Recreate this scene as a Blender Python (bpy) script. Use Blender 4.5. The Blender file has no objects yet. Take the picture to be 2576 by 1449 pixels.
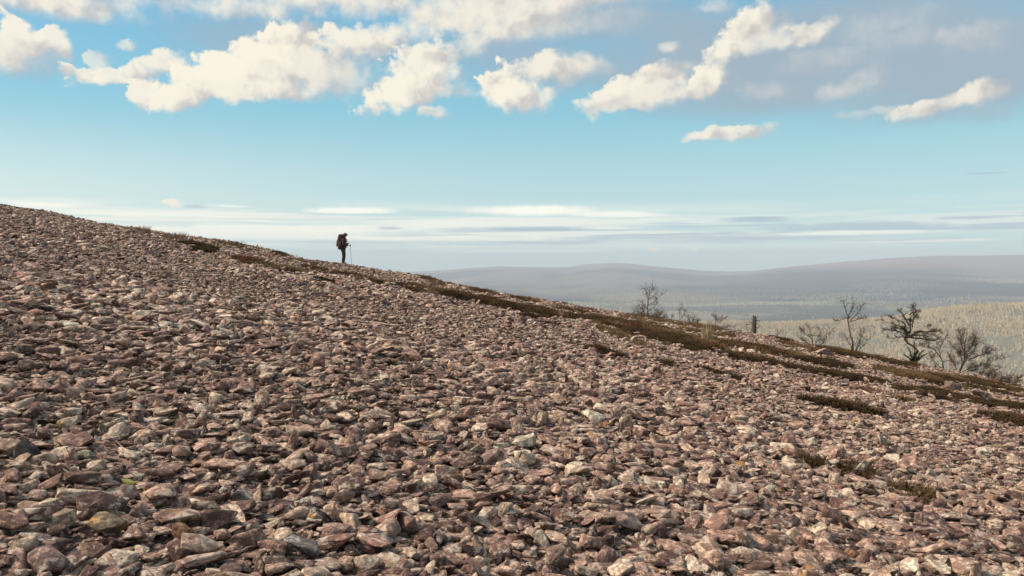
import bpy, bmesh, math, random
import numpy as np
from mathutils import Vector, Matrix, Euler, noise as mnoise

random.seed(7)
RNG = np.random.default_rng(11)
C = bpy.context.scene.collection
SC = bpy.context.scene

# ---------------------------------------------------------------- camera
F_PX = 2021.0                      # focal length in pixels of a 2576 px wide picture
EYE = 1.6
PITCH = math.radians(-1.545)
cam_d = bpy.data.cameras.new('camera')
cam_d.sensor_width = 36.0
cam_d.lens = 36.0 * F_PX / 2576.0
cam_d.clip_start = 0.1
cam_d.clip_end = 60000.0
cam = bpy.data.objects.new('camera', cam_d)
C.objects.link(cam)
cam.location = (0, 0, EYE)
cam.rotation_euler = (math.pi / 2 + PITCH, 0, 0)
SC.camera = cam

# ---------------------------------------------------------------- view, light
SC.view_settings.view_transform = 'Standard'
SC.view_settings.look = 'None'
SC.view_settings.exposure = 0.36
SC.view_settings.gamma = 1.0
SC.view_settings.use_curve_mapping = False
SC.render.engine = 'CYCLES'
SC.cycles.use_denoising = True
SC.cycles.denoiser = 'OPENIMAGEDENOISE'
SC.cycles.denoising_input_passes = 'RGB_ALBEDO_NORMAL'
SC.cycles.max_bounces = 5
SC.cycles.diffuse_bounces = 2
SC.cycles.glossy_bounces = 2
SC.cycles.volume_bounces = 0
SC.cycles.transparent_max_bounces = 12
SC.cycles.sample_clamp_indirect = 6.0

SUN_EL, SUN_AZ = math.radians(42), math.radians(-86)     # azimuth from +Y towards +X
SKY_STRENGTH = 0.10
sun_d = bpy.data.lights.new('sun', 'SUN')
sun_d.energy = 5.0
sun_d.angle = math.radians(9)
sun_d.color = (1.0, 0.87, 0.70)
sun = bpy.data.objects.new('sun', sun_d)
C.objects.link(sun)
sdir = Vector((math.sin(SUN_AZ) * math.cos(SUN_EL), math.cos(SUN_AZ) * math.cos(SUN_EL), math.sin(SUN_EL)))
sun.rotation_euler = sdir.to_track_quat('Z', 'Y').to_euler()


class NT:
    """small helper for building node trees"""
    def __init__(self, tree):
        self.t = tree
        self.n = tree.nodes
        self.l = tree.links

    def node(self, typ, **kw):
        nd = self.n.new(typ)
        for k, v in kw.items():
            setattr(nd, k, v)
        return nd

    def put(self, sock, v):
        if isinstance(v, bpy.types.NodeSocket):
            self.l.new(v, sock)
        elif v is not None:
            if sock.type == 'RGBA' and hasattr(v, '__len__') and len(v) == 3:
                v = (*v, 1.0)
            sock.default_value = v

    def m(self, op, a, b=None, c=None, clamp=False):
        nd = self.node('ShaderNodeMath', operation=op, use_clamp=clamp)
        self.put(nd.inputs[0], a)
        if b is not None: self.put(nd.inputs[1], b)
        if c is not None: self.put(nd.inputs[2], c)
        return nd.outputs[0]

    def v(self, op, a, b=None, scale=None):
        nd = self.node('ShaderNodeVectorMath', operation=op)
        self.put(nd.inputs[0], a)
        if b is not None: self.put(nd.inputs[1], b)
        if scale is not None: self.put(nd.inputs['Scale'], scale)
        return nd.outputs['Value'] if op in ('LENGTH', 'DOT_PRODUCT') else nd.outputs[0]

    def mix(self, fac, a, b, blend='MIX', clamp=False):
        nd = self.node('ShaderNodeMix', data_type='RGBA', blend_type=blend, clamp_factor=True, clamp_result=clamp)
        self.put(nd.inputs[0], fac); self.put(nd.inputs[6], a); self.put(nd.inputs[7], b)
        return nd.outputs[2]

    def sstep(self, x, lo, hi):
        nd = self.node('ShaderNodeMapRange', interpolation_type='SMOOTHSTEP')
        self.put(nd.inputs[0], x); self.put(nd.inputs[1], lo); self.put(nd.inputs[2], hi)
        nd.inputs[3].default_value = 0.0; nd.inputs[4].default_value = 1.0
        return nd.outputs[0]

    def noise(self, vec, scale, detail=4, rough=0.55, lac=2.0, dist=0.0, color=False):
        nd = self.node('ShaderNodeTexNoise')
        self.put(nd.inputs['Vector'], vec)
        nd.inputs['Scale'].default_value = scale; nd.inputs['Detail'].default_value = detail
        nd.inputs['Roughness'].default_value = rough; nd.inputs['Lacunarity'].default_value = lac
        nd.inputs['Distortion'].default_value = dist
        return nd.outputs[1] if color else nd.outputs[0]

    def ramp(self, fac, stops, interp='LINEAR'):
        nd = self.node('ShaderNodeValToRGB')
        nd.color_ramp.interpolation = interp
        e = nd.color_ramp.elements
        while len(e) < len(stops): e.new(0.5)
        for el, (p, c) in zip(e, stops):
            el.position = p; el.color = (*c, 1.0)
        self.put(nd.inputs[0], fac)
        return nd.outputs[0]

    def comb(self, x, y, z):
        nd = self.node('ShaderNodeCombineXYZ')
        for i, q in enumerate((x, y, z)): self.put(nd.inputs[i], q)
        return nd.outputs[0]

    def sep(self, vec):
        nd = self.node('ShaderNodeSeparateXYZ'); self.put(nd.inputs[0], vec)
        return nd.outputs


cp, sp = math.cos(PITCH), math.sin(PITCH)
def ray(px, py):
    """world direction through a point given in pixels of the 2576x1449 picture (depth along +Y is not normalised)"""
    x = (px - 1288.0) / F_PX; zc = -(py - 724.5) / F_PX
    return np.array([x, cp - zc * sp, sp + zc * cp])

def azel(px, py):
    d = ray(px, py)
    return math.degrees(math.atan2(d[0], d[1])), math.degrees(math.atan2(d[2], math.hypot(d[0], d[1])))

# ---------------------------------------------------------------- sky with clouds
def build_world():
    w = bpy.data.worlds.new('World'); SC.world = w; w.use_nodes = True
    t = w.node_tree; t.nodes.clear(); g = NT(t)
    out = g.node('ShaderNodeOutputWorld'); bg = g.node('ShaderNodeBackground')
    bg.inputs[1].default_value = SKY_STRENGTH
    t.links.new(bg.outputs[0], out.inputs[0])
    sky = g.node('ShaderNodeTexSky', sky_type='NISHITA')
    sky.sun_disc = False; sky.sun_elevation = SUN_EL; sky.sun_rotation = SUN_AZ
    sky.air_density = 1.0; sky.dust_density = 1.2; sky.ozone_density = 1.5; sky.altitude = 500
    d = g.node('ShaderNodeTexCoord').outputs['Generated']
    x, y, z = g.sep(d)
    az = g.m('MULTIPLY', g.m('ARCTAN2', x, y), 180 / math.pi)
    el = g.m('MULTIPLY', g.m('ARCSINE', z), 180 / math.pi)
    K = 1.0 / SKY_STRENGTH
    def c(r, gg, b): return (r * K, gg * K, b * K)
    # clear sky: the physical sky, tinted towards the photograph's turquoise, pale near the horizon
    base = g.mix(1.0, sky.outputs[0], SKY_TINT, 'MULTIPLY')
    grad = g.ramp(g.m('DIVIDE', g.m('MAXIMUM', el, 0.0), 40.0, clamp=True),
                  [(0.0, (0.43, 0.59, 0.63)), (0.055, (0.49, 0.64, 0.65)), (0.16, (0.36, 0.575, 0.61)),
                   (0.27, (0.20, 0.475, 0.585)), (0.42, (0.14, 0.39, 0.575)), (1.0, (0.07, 0.24, 0.46))])
    gl = g.mix(g.m('MULTIPLY', g.sstep(az, 5.0, -45.0), g.sstep(el, 10.5, 1.5)), grad, (0.68, 0.74, 0.69))
    gradk = g.mix(1.0, gl, (K, K, K), 'MULTIPLY')
    col = g.mix(0.82, base, gradk)
    # shared noises on the direction sphere
    warpn = g.noise(d, 34.0, 5, 0.6, color=True)
    wx, wy, wz = g.sep(warpn)
    waz = g.m('MULTIPLY_ADD', g.m('SUBTRACT', wx, 0.5), 1.5, az)
    wel = g.m('MULTIPLY_ADD', g.m('SUBTRACT', wy, 0.5), 1.3, el)
    fine = g.m('SUBTRACT', g.noise(d, 48.0, 7, 0.58), 0.5)
    puff = g.m('SUBTRACT', g.noise(g.v('ADD', d, (0.012, 0.0, -0.016)), 30.0, 5, 0.55), 0.5)
    puff2 = g.m('SUBTRACT', g.noise(d, 30.0, 5, 0.55), 0.5)
    relief = g.m('SUBTRACT', puff2, puff)

    # grey-blue sheet of higher cloud on the right and top
    sheet = g.noise(g.comb(g.m('MULTIPLY', az, 0.045), g.m('MULTIPLY', el, 0.14), 0.3), 1.0, 6, 0.55, dist=0.4)
    def blob(caz, cel, ra, re, soft=1.0):
        p = g.m('DIVIDE', g.m('SUBTRACT', waz, caz), ra); q = g.m('DIVIDE', g.m('SUBTRACT', wel, cel), re)
        r = g.m('SQRT', g.m('ADD', g.m('MULTIPLY', p, p), g.m('MULTIPLY', q, q)))
        return g.sstep(r, 1.0, 1.0 - soft)
    def over(col, alpha, ccol):
        return g.mix(alpha, col, ccol)
    def pxb(cx, cy, rx, ry, soft=1.0):
        a, e = azel(cx, cy); a1, _ = azel(cx + rx, cy); a0, _ = azel(cx - rx, cy)
        _, e1 = azel(cx, cy - ry); _, e0 = azel(cx, cy + ry)
        return blob(a, e, (a1 - a0) / 2, (e1 - e0) / 2, soft)
    for (cx, cy, rx, ry, a) in SHEETS:
        m_ = g.m('MULTIPLY', pxb(cx, cy, rx, ry, 0.6), g.m('MULTIPLY', g.sstep(sheet, 0.22, 0.46), a))
        col = over(col, m_, c(0.275, 0.355, 0.425))
    # generic cloud deck that carries the sky on above and beside the picture
    zz = g.m('MAXIMUM', z, 0.05)
    deck = g.noise(g.comb(g.m('DIVIDE', x, zz), g.m('DIVIDE', y, zz), 0.0), 0.9, 6, 0.55)
    side = g.m('MAXIMUM', g.sstep(el, 17.5, 24.0), g.m('MULTIPLY', g.sstep(g.m('ABSOLUTE', az), 36.0, 46.0), g.sstep(el, 7.0, 11.0)))
    dk = g.m('MULTIPLY', g.sstep(deck, 0.44, 0.58), side)
    dcol = g.mix(g.sstep(deck, 0.5, 0.72), c(0.74, 0.70, 0.62), c(0.43, 0.43, 0.45))
    col = over(col, g.m('MULTIPLY', dk, 0.92), dcol)

    # low stratus streaks near the horizon
    st = g.noise(g.comb(g.m('MULTIPLY', az, 0.05), g.m('MULTIPLY', el, 1.05), 1.7), 1.0, 5, 0.6, dist=0.25)
    st2 = g.noise(g.comb(g.m('MULTIPLY', az, 0.06), g.m('MULTIPLY', el, 1.7), 5.3), 1.0, 5, 0.6, dist=0.25)
    band = g.m('MULTIPLY', g.sstep(el, 0.9, 1.8), g.sstep(el, 4.9, 3.2))
    col = over(col, g.m('MULTIPLY', g.m('MULTIPLY', g.sstep(st, 0.40, 0.58), band), g.m('MULTIPLY_ADD', g.sstep(az, 30, -15), 0.55, 0.4)), c(0.84, 0.83, 0.72))
    col = over(col, g.m('MULTIPLY', g.m('MULTIPLY', g.sstep(st2, 0.47, 0.60), g.m('MULTIPLY', g.sstep(el, 0.4, 1.4), g.sstep(el, 4.2, 2.6))), g.m('MULTIPLY_ADD', g.sstep(az, -25, 10), 0.75, 0.2)), c(0.36, 0.46, 0.52))
    for (cx, cy, rx, ry, al, kind) in STREAKS:
        a, e = azel(cx, cy); a1, _ = azel(cx + rx, cy); a0, _ = azel(cx - rx, cy)
        _, e1 = azel(cx, cy - ry); _, e0 = azel(cx, cy + ry)
        p = g.m('DIVIDE', g.m('SUBTRACT', az, a), (a1 - a0) / 2)
        q = g.m('DIVIDE', g.m('SUBTRACT', g.m('MULTIPLY_ADD', g.m('SUBTRACT', st2, 0.5), 0.5, el), e), (e1 - e0) / 2)
        r = g.m('SQRT', g.m('ADD', g.m('MULTIPLY', p, p), g.m('MULTIPLY', q, q)))
        al_ = g.m('MULTIPLY', g.sstep(g.m('MULTIPLY_ADD', fine, 0.8, r), 1.0, 0.35), al)
        col = over(col, al_, c(0.90, 0.88, 0.76) if kind else c(0.31, 0.41, 0.48))

    # cumulus: one node group, used once per puff
    ng = bpy.data.node_groups.new('cumulus_puff', 'ShaderNodeTree')
    names = ['Color', 'Az', 'El', 'Fine', 'Relief', 'CAz', 'CEl', 'RAz', 'REl', 'Rot', 'Soft', 'Ragged', 'Alpha', 'Lit', 'Dark']
    for nm in names:
        ng.interface.new_socket(nm, in_out='INPUT', socket_type='NodeSocketColor' if nm in ('Color', 'Lit', 'Dark') else 'NodeSocketFloat')
    ng.interface.new_socket('Color', in_out='OUTPUT', socket_type='NodeSocketColor')
    h = NT(ng); gi = h.node('NodeGroupInput'); go = h.node('NodeGroupOutput')
    I = {nm: gi.outputs[i] for i, nm in enumerate(names)}
    da = h.m('SUBTRACT', I['Az'], I['CAz']); de = h.m('SUBTRACT', I['El'], I['CEl'])
    cr, sr = h.m('COSINE', I['Rot']), h.m('SINE', I['Rot'])
    p = h.m('DIVIDE', h.m('ADD', h.m('MULTIPLY', da, cr), h.m('MULTIPLY', de, sr)), I['RAz'])
    q = h.m('DIVIDE', h.m('SUBTRACT', h.m('MULTIPLY', de, cr), h.m('MULTIPLY', da, sr)), I['REl'])
    qf = h.m('MULTIPLY', q, h.m('MULTIPLY_ADD', h.m('LESS_THAN', q, 0.0), 0.25, 1.0))
    r = h.m('SQRT', h.m('ADD', h.m('MULTIPLY', p, p), h.m('MULTIPLY', qf, qf)))
    f = h.m('ADD', h.m('SUBTRACT', 1.0, r), h.m('MULTIPLY', I['Fine'], I['Ragged']))
    # crisp on the upper left, diffuse on the lower right
    dirsoft = h.m('MULTIPLY', I['Soft'], h.m('ADD', 1.0, h.m('MULTIPLY', h.m('SUBTRACT', p, q), 0.55)))
    al = h.m('MULTIPLY', h.sstep(f, 0.0, h.m('MAXIMUM', dirsoft, 0.06)), I['Alpha'])
    lit = h.m('ADD', h.m('ADD', h.m('MULTIPLY_ADD', q, 0.60, 0.53), h.m('MULTIPLY', p, -0.48)),
              h.m('ADD', h.m('MULTIPLY', I['Relief'], 2.8), h.m('MULTIPLY', I['Fine'], 0.35)))
    cc = h.mix(h.sstep(lit, -0.1, 0.95), I['Dark'], I['Lit'])
    ng.links.new(h.mix(al, I['Color'], cc), go.inputs[0])
    LIT, DRK = c(0.79, 0.73, 0.605), c(0.475, 0.445, 0.425)
    for row in CUMULUS:
        cx, cy, rx, ry, rot, soft, rag, alpha = row[:8]
        tone = row[8] if len(row) > 8 else 0.0           # 0 bright .. 1 grey
        a, e = azel(cx, cy); a1, _ = azel(cx + rx, cy); a0, _ = azel(cx - rx, cy)
        _, e1 = azel(cx, cy - ry); _, e0 = azel(cx, cy + ry)
        nd = g.node('ShaderNodeGroup'); nd.node_tree = ng
        lit_c = tuple(l * (1 - tone) + c(0.52, 0.51, 0.50)[i] * tone for i, l in enumerate(LIT))
        if rx < 30 and cy > 500: tone = 0.0
        drk_c = LIT if rx < 30 and cy > 500 else tuple(l * (1 - tone) + c(0.40, 0.42, 0.45)[i] * tone for i, l in enumerate(DRK))
        vals = [col, waz, wel, fine, relief, a, e, (a1 - a0) / 2 * 1.33, (e1 - e0) / 2 * 1.33, math.radians(rot), soft * 1.5, rag * 1.05, alpha, lit_c, drk_c]
        for s_, v_ in zip(nd.inputs, vals): g.put(s_, v_)
        col = nd.outputs[0]
    # below the horizon: pale haze
    col = g.mix(g.sstep(el, 0.0, -1.5), col, c(0.60, 0.66, 0.66))
    g.put(bg.inputs[0], col)

SKY_TINT = (0.80, 1.05, 1.0)
# cx, cy, rx, ry, strength in pixels of the photograph: where the grey-blue sheets hang
SHEETS = [(2450, 170, 420, 150, 0.9), (1980, 180, 330, 110, 0.8), (2150, 120, 700, 210, 0.9), (1500, 110, 520, 160, 0.85), (750, 110, 420, 90, 0.6), (2350, 250, 420, 90, 0.55), (1850, 240, 420, 80, 0.55), (80, 150, 120, 70, 0.4)]
STREAKS = [(880, 528, 150, 12, 0.9, 1), (1340, 530, 190, 16, 0.95, 1), (1560, 540, 160, 10, 0.7, 1), (600, 580, 620, 20, 0.75, 1), (110, 516, 120, 9, 0.7, 1),
           (640, 596, 420, 10, 0.6, 1), (1100, 600, 500, 9, 0.7, 1), (1350, 576, 180, 7, 0.9, 0), (980, 574, 46, 5, 0.7, 0), (1900, 552, 120, 9, 0.85, 0),
           (2150, 572, 300, 16, 0.75, 0), (2440, 548, 130, 8, 0.7, 0), (2150, 586, 300, 7, 0.75, 1), (2300, 606, 300, 6, 0.6, 1), (1750, 602, 280, 14, 0.5, 0),
           (2480, 434, 70, 4, 0.7, 0), (490, 520, 40, 6, 0.5, 0), (580, 518, 70, 5, 0.6, 1), (1300, 632, 300, 5, 0.4, 1), (1180, 612, 500, 10, 0.4, 0)]
# cx, cy, rx, ry, rotation, softness, raggedness, alpha, greyness
CUMULUS = [
    # top bank
    (150, 10, 260, 46, 0, .55, 1.1, .95, .15), (520, 20, 220, 36, 0, .8, 1.3, .7, .25), (820, 0, 270, 44, 0, .6, 1.0, .95, .25), (1560, -8, 420, 34, 3, .8, .8, .9, .75),
    (1240, 30, 230, 56, 14, .6, .8, .95, .12), (1330, 62, 190, 44, 18, .7, .9, .9, .1), (1420, 70, 150, 40, 10, .9, .9, .6, .3), (1800, 20, 60, 22, 0, .9, 1.2, .6, .2),
    (690, 24, 150, 32, 6, .8, 1.1, .8, .2), (965, 16, 130, 36, 8, .8, 1.1, .8, .2), (1150, 14, 150, 46, 10, .7, .9, .8, .2), (1380, 36, 230, 52, 12, .8, .9, .8, .25), (2260, 60, 170, 40, 4, 1.0, 1.0, .45, .45), (2490, 100, 130, 50, 0, 1.0, 1.0, .4, .5), (2110, 160, 150, 36, 0, 1.0, 1.0, .35, .5), (1560, 60, 150, 34, 0, 1.0, 1.0, .4, .6),
    # far left
    (45, 120, 75, 60, -20, .35, 1.3, .95, .05), (20, 150, 60, 50, 0, .6, 1.2, .8, .35), (140, 112, 38, 42, -25, .35, 1.3, .9, .05), (110, 165, 90, 30, 0, .9, 1.0, .5, .6),
    (323, 118, 26, 14, 0, .6, 1.2, .7, .1), (320, 190, 110, 22, 12, .4, 1.6, .9, .05), (215, 195, 55, 16, -20, .4, 1.8, .85, .05), (250, 160, 30, 30, 40, .4, 1.8, .6, .05), (425, 162, 75, 28, 8, .45, 1.4, .92, .05),
    (372, 236, 50, 34, 25, .35, 1.4, .95, .05),
    # the large central cloud
    (735, 128, 75, 58, 30, .3, 1.4, .96, .0), (560, 190, 140, 56, 22, .35, 1.2, .97, .0), (480, 238, 95, 36, 18, .35, 1.0, .97, .02), (700, 180, 170, 74, 10, .35, 1.1, .98, .0),
    (820, 190, 130, 62, 0, .6, 1.1, .9, .3), (690, 235, 180, 30, 3, .5, 1.1, .92, .12), (900, 222, 110, 40, -5, .8, 1.2, .75, .55),
    (930, 112, 118, 44, 4, .5, 1.2, .95, .08), (1075, 160, 95, 46, 16, .4, 1.3, .95, .05), (1050, 228, 110, 48, 18, .35, 1.2, .97, .0), (1155, 235, 70, 22, 0, .8, 1.6, .6, .3), (1095, 288, 40, 18, 0, .6, 1.2, .8, .05),
    # centre right
    (1262, 220, 42, 48, 0, .3, 1.3, .97, .0), (1305, 252, 85, 42, -10, .4, 1.2, .96, .02), (1380, 245, 46, 22, 20, .8, 1.6, .6, .25), (1410, 172, 105, 44, 2, .45, 1.2, .95, .15), (1480, 180, 70, 34, 0, .9, 1.0, .7, .5),
    (1620, 225, 115, 46, 20, .35, 1.1, .97, .03), (1785, 208, 50, 40, 28, .35, 1.2, .97, .03), (1700, 238, 130, 34, 5, .5, 1.1, .9, .3), (1520, 258, 70, 18, 8, .6, 1.1, .9, .2), (1590, 268, 120, 12, 3, .8, .8, .7, .7),
    (1905, 68, 74, 50, 22, .4, 1.1, .97, .03), (1865, 106, 78, 34, 24, .45, 1.0, .96, .06), (2050, 82, 80, 30, 14, .5, 1.2, .85, .15), (1960, 105, 110, 34, 5, .7, 1.0, .85, .3), (1688, 120, 28, 18, 0, .8, 1.0, .7, .2),
    # right
    (2170, 215, 75, 40, 15, .9, 1.0, .7, .45), (2110, 240, 50, 30, 10, .9, 1.0, .5, .6), (1950, 235, 90, 26, 0, 1.0, 1.0, .5, .7),
    (2470, 240, 70, 34, 12, .5, 1.1, .9, .2), (2370, 265, 120, 24, 12, .5, 1.1, .9, .22), (2240, 285, 110, 14, 0, .9, 1.0, .55, .4),
    (1850, 336, 110, 19, 2, .4, 1.0, .92, .18), (1775, 347, 60, 11, 4, .5, 1.0, .85, .2), (2350, 100, 200, 40, 0, 1.0, 1.0, .35, .6),
    # small ones low over the fells
    (440, 512, 26, 12, 5, .4, .8, .95, .0), (1646, 627, 15, 8, 15, .5, .6, .9, .05), (1721, 628, 7, 5, 0, .6, .6, .7, .05), (1750, 627, 11, 6, 10, .5, .6, .8, .05)]
build_world()

# ---------------------------------------------------------------- terrain
KX = 0.1766
SKYLINE = [(-400, 440), (-150, 492), (0, 520), (60, 527), (130, 540), (200, 553), (270, 566), (330, 577), (400, 590), (450, 602), (500, 608), (560, 607), (610, 612), (650, 625),
           (690, 636), (730, 650), (780, 658), (830, 664), (870, 668), (920, 676), (980, 682), (1020, 688), (1060, 694), (1100, 705), (1160, 718), (1230, 735), (1280, 745),
           (1340, 752), (1400, 763), (1480, 780), (1560, 790), (1640, 800), (1700, 812), (1760, 820), (1820, 828), (1880, 838), (1950, 850), (2010, 862), (2060, 872),
           (2120, 880), (2180, 893), (2250, 903), (2300, 915), (2350, 925), (2400, 935), (2450, 945), (2500, 958), (2576, 975), (2750, 1010), (3000, 1055)]
_rx, _ry = [], []
for (px, py) in SKYLINE:
    d = ray(px, py + 1.5)
    tt = EYE / (-d[2] - KX * d[0])
    _rx.append(d[0] * tt); _ry.append(d[1] * tt)
_rx, _ry = np.array(_rx), np.array(_ry)
_o = np.argsort(_rx); _rx, _ry = _rx[_o], _ry[_o]

_tab = np.random.default_rng(3).random((256, 256))
def vnoise(x, y):
    x = np.asarray(x, float); y = np.asarray(y, float)
    xi = np.floor(x).astype(int); yi = np.floor(y).astype(int)
    fx, fy = x - xi, y - yi
    fx = fx * fx * fx * (fx * (fx * 6 - 15) + 10); fy = fy * fy * fy * (fy * (fy * 6 - 15) + 10)
    a = _tab[xi & 255, yi & 255]; b = _tab[(xi + 1) & 255, yi & 255]
    c = _tab[xi & 255, (yi + 1) & 255]; d = _tab[(xi + 1) & 255, (yi + 1) & 255]
    return (a * (1 - fx) + b * fx) * (1 - fy) + (c * (1 - fx) + d * fx) * fy - 0.5
def fbm(x, y, oct=4):
    s, a = 0.0, 1.0
    for i in range(oct):
        s = s + a * vnoise(x * 2 ** i + 17.3 * i, y * 2 ** i + 5.1 * i); a *= 0.5
    return s

def ridge(x): return np.interp(x, _rx, _ry)
FLOOR = -190.0
FELL_PX = [(-2500, 640), (-900, 668), (300, 720), (900, 705), (1000, 690), (1020, 685), (1080, 682), (1140, 678), (1200, 672), (1260, 668), (1340, 671), (1430, 672), (1480, 665), (1540, 661), (1600, 664),
           (1680, 671), (1760, 679), (1830, 682), (1900, 679), (2000, 668), (2100, 659), (2200, 651), (2350, 645), (2450, 646), (2576, 645), (2800, 640), (3200, 655), (3800, 645), (5000, 660)]
_fa = np.array([math.atan2((p - 1288) / F_PX, 1) for p, q in FELL_PX]); _fh = np.array([(670 - q) / F_PX * 11000 for p, q in FELL_PX])
# a nearer shoulder of the right fell
SHO_PX = [(1700, 745), (1850, 715), (1960, 688), (2050, 679), (2150, 681), (2280, 686), (2400, 690), (2576, 697), (3000, 700)]
_sa = np.array([math.atan2((p - 1288) / F_PX, 1) for p, q in SHO_PX]); _sh = np.array([(670 - q) / F_PX * 8500 for p, q in SHO_PX])
HILL_PX = [(1300, 860), (1700, 822), (1821, 810), (1917, 817), (2000, 815), (2121, 808), (2249, 800), (2316, 782), (2403, 769), (2490, 764), (2576, 762), (2800, 756), (3300, 775), (4200, 820)]
_ha = np.array([math.atan2((p - 1288) / F_PX, 1) for p, q in HILL_PX]); _hh = np.array([(670 - q) / F_PX * 1700 for p, q in HILL_PX])

def smax(a, b, k):
    h = np.clip(0.5 + 0.5 * (a - b) / k, 0, 1)
    return b * (1 - h) + a * h + k * h * (1 - h)

def near_z(x, y):
    x = np.asarray(x, float); y = np.asarray(y, float)
    base = np.where(x < 0, KX * 300 * np.tanh(-x / 300), -KX * x)
    s = np.maximum(0, y - ridge(x))
    drop = np.where(s < 8, 0.5 * 0.04 * s * s, 1.28 + 0.32 * (s - 8))
    bump = 0.10 * vnoise(x / 4.3 + 3.1, y / 4.3) + 0.05 * vnoise(x / 1.3, y / 1.3 + 9)
    w = np.clip((np.hypot(x, y) - 2.0) / 4.0, 0, 1)
    return base - drop + bump * w

def far_z(x, y):
    r = np.hypot(x, y); a = np.arctan2(x, y)
    z = FLOOR + 16 * fbm(x / 1100.0, y / 1100.0, 3)
    hy = np.interp(a, _ha, _hh)
    fall = np.exp(-((y - 1700) / np.where(y < 1700, 520.0, 420.0)) ** 2)
    z = z + (hy - FLOOR) * fall * np.clip((y - 300) / 400, 0, 1) * (1 + 0.0 * x)
    fh = np.interp(a, _fa, _fh)
    tt = np.clip((r - 3300) / (11000 - 3300), 0, 1); up = (tt * tt * (3 - 2 * tt)) ** 1.15
    dn = np.clip((r - 11000) / 5000, 0, 1)
    rough = 60 * fbm(a * 9.0, r / 1900.0, 4) * np.clip(1 - abs(r - 7400) / 3400, 0, 1)
    z = z + (fh - FLOOR) * up + rough - 160 * dn * dn
    sh = np.interp(a, _sa, _sh)
    b = np.exp(-((r - 8500) / 900.0) ** 2) * np.clip((a - _sa[0]) / 0.1, 0, 1)
    z = smax(z, FLOOR + (sh - FLOOR) * b, 12.0) - 3 * (r > 4000)
    return z

def ground_z(x, y):
    n = near_z(x, y); f = far_z(x, y)
    r = np.hypot(x, y)
    return np.where(r < 160, n, smax(n, f, 30.0))

def slope_at(px, py, lift=0.0):
    """the point of the near slope seen at a pixel; the ridge stops a ray that passes just over it"""
    d = ray(px, py)
    ts = np.arange(2.0, 75.0, 0.05)
    X = d[0] * ts; Y = d[1] * ts; Z = EYE + d[2] * ts
    gap = Z - near_z(X, Y) - lift
    i = np.argmax(gap < 0) if (gap < 0).any() else int(np.argmin(gap))
    x, y = X[i], Y[i]
    return np.array([x, y, float(near_z(x, y))])

def project(x, y, z):
    zz = z - EYE
    yc = y * cp + zz * sp; zc = -y * sp + zz * cp
    return 1288 + F_PX * x / yc, 724.5 - F_PX * zc / yc

def mesh_from(name, verts, faces, mat=None, smooth=False):
    me = bpy.data.meshes.new(name)
    me.from_pydata([tuple(v) for v in verts], [], [tuple(f) for f in faces])
    if mat: me.materials.append(mat)
    if smooth: me.polygons.foreach_set('use_smooth', [True] * len(me.polygons))
    me.update()
    return me

def obj(name, me, parent=None, loc=None):
    o = bpy.data.objects.new(name, me); C.objects.link(o)
    if parent: o.parent = parent
    if loc is not None: o.location = loc
    return o

def tag(o, label=None, cat=None, group=None, kind=None):
    if label: o['label'] = label
    if cat: o['category'] = cat
    if group: o['group'] = group
    if kind: o['kind'] = kind
    return o

# ---------------------------------------------------------------- materials
def material(name):
    m = bpy.data.materials.new(name); m.use_nodes = True
    t = m.node_tree; t.nodes.clear(); g = NT(t)
    out = g.node('ShaderNodeOutputMaterial'); b = g.node('ShaderNodeBsdfPrincipled')
    b.inputs['Specular IOR Level'].default_value = 0.25
    t.links.new(b.outputs[0], out.inputs[0])
    return m, g, b, out

def simple_mat(name, colr, rough=0.8, var=0.25, scale=20.0, bump=0.0):
    m, g, b, out = material(name)
    tc = g.node('ShaderNodeTexCoord').outputs['Object']
    n = g.noise(tc, scale, 4, 0.6)
    lo = tuple(q * (1 - var) for q in colr); hi = tuple(min(1, q * (1 + var)) for q in colr)
    g.put(b.inputs['Base Color'], g.mix(n, lo, hi))
    b.inputs['Roughness'].default_value = rough
    if bump:
        bp = g.node('ShaderNodeBump'); bp.inputs['Strength'].default_value = bump; bp.inputs['Distance'].default_value = 0.02
        g.put(bp.inputs['Height'], n); g.l.new(bp.outputs[0], b.inputs['Normal'])
    return m

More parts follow.
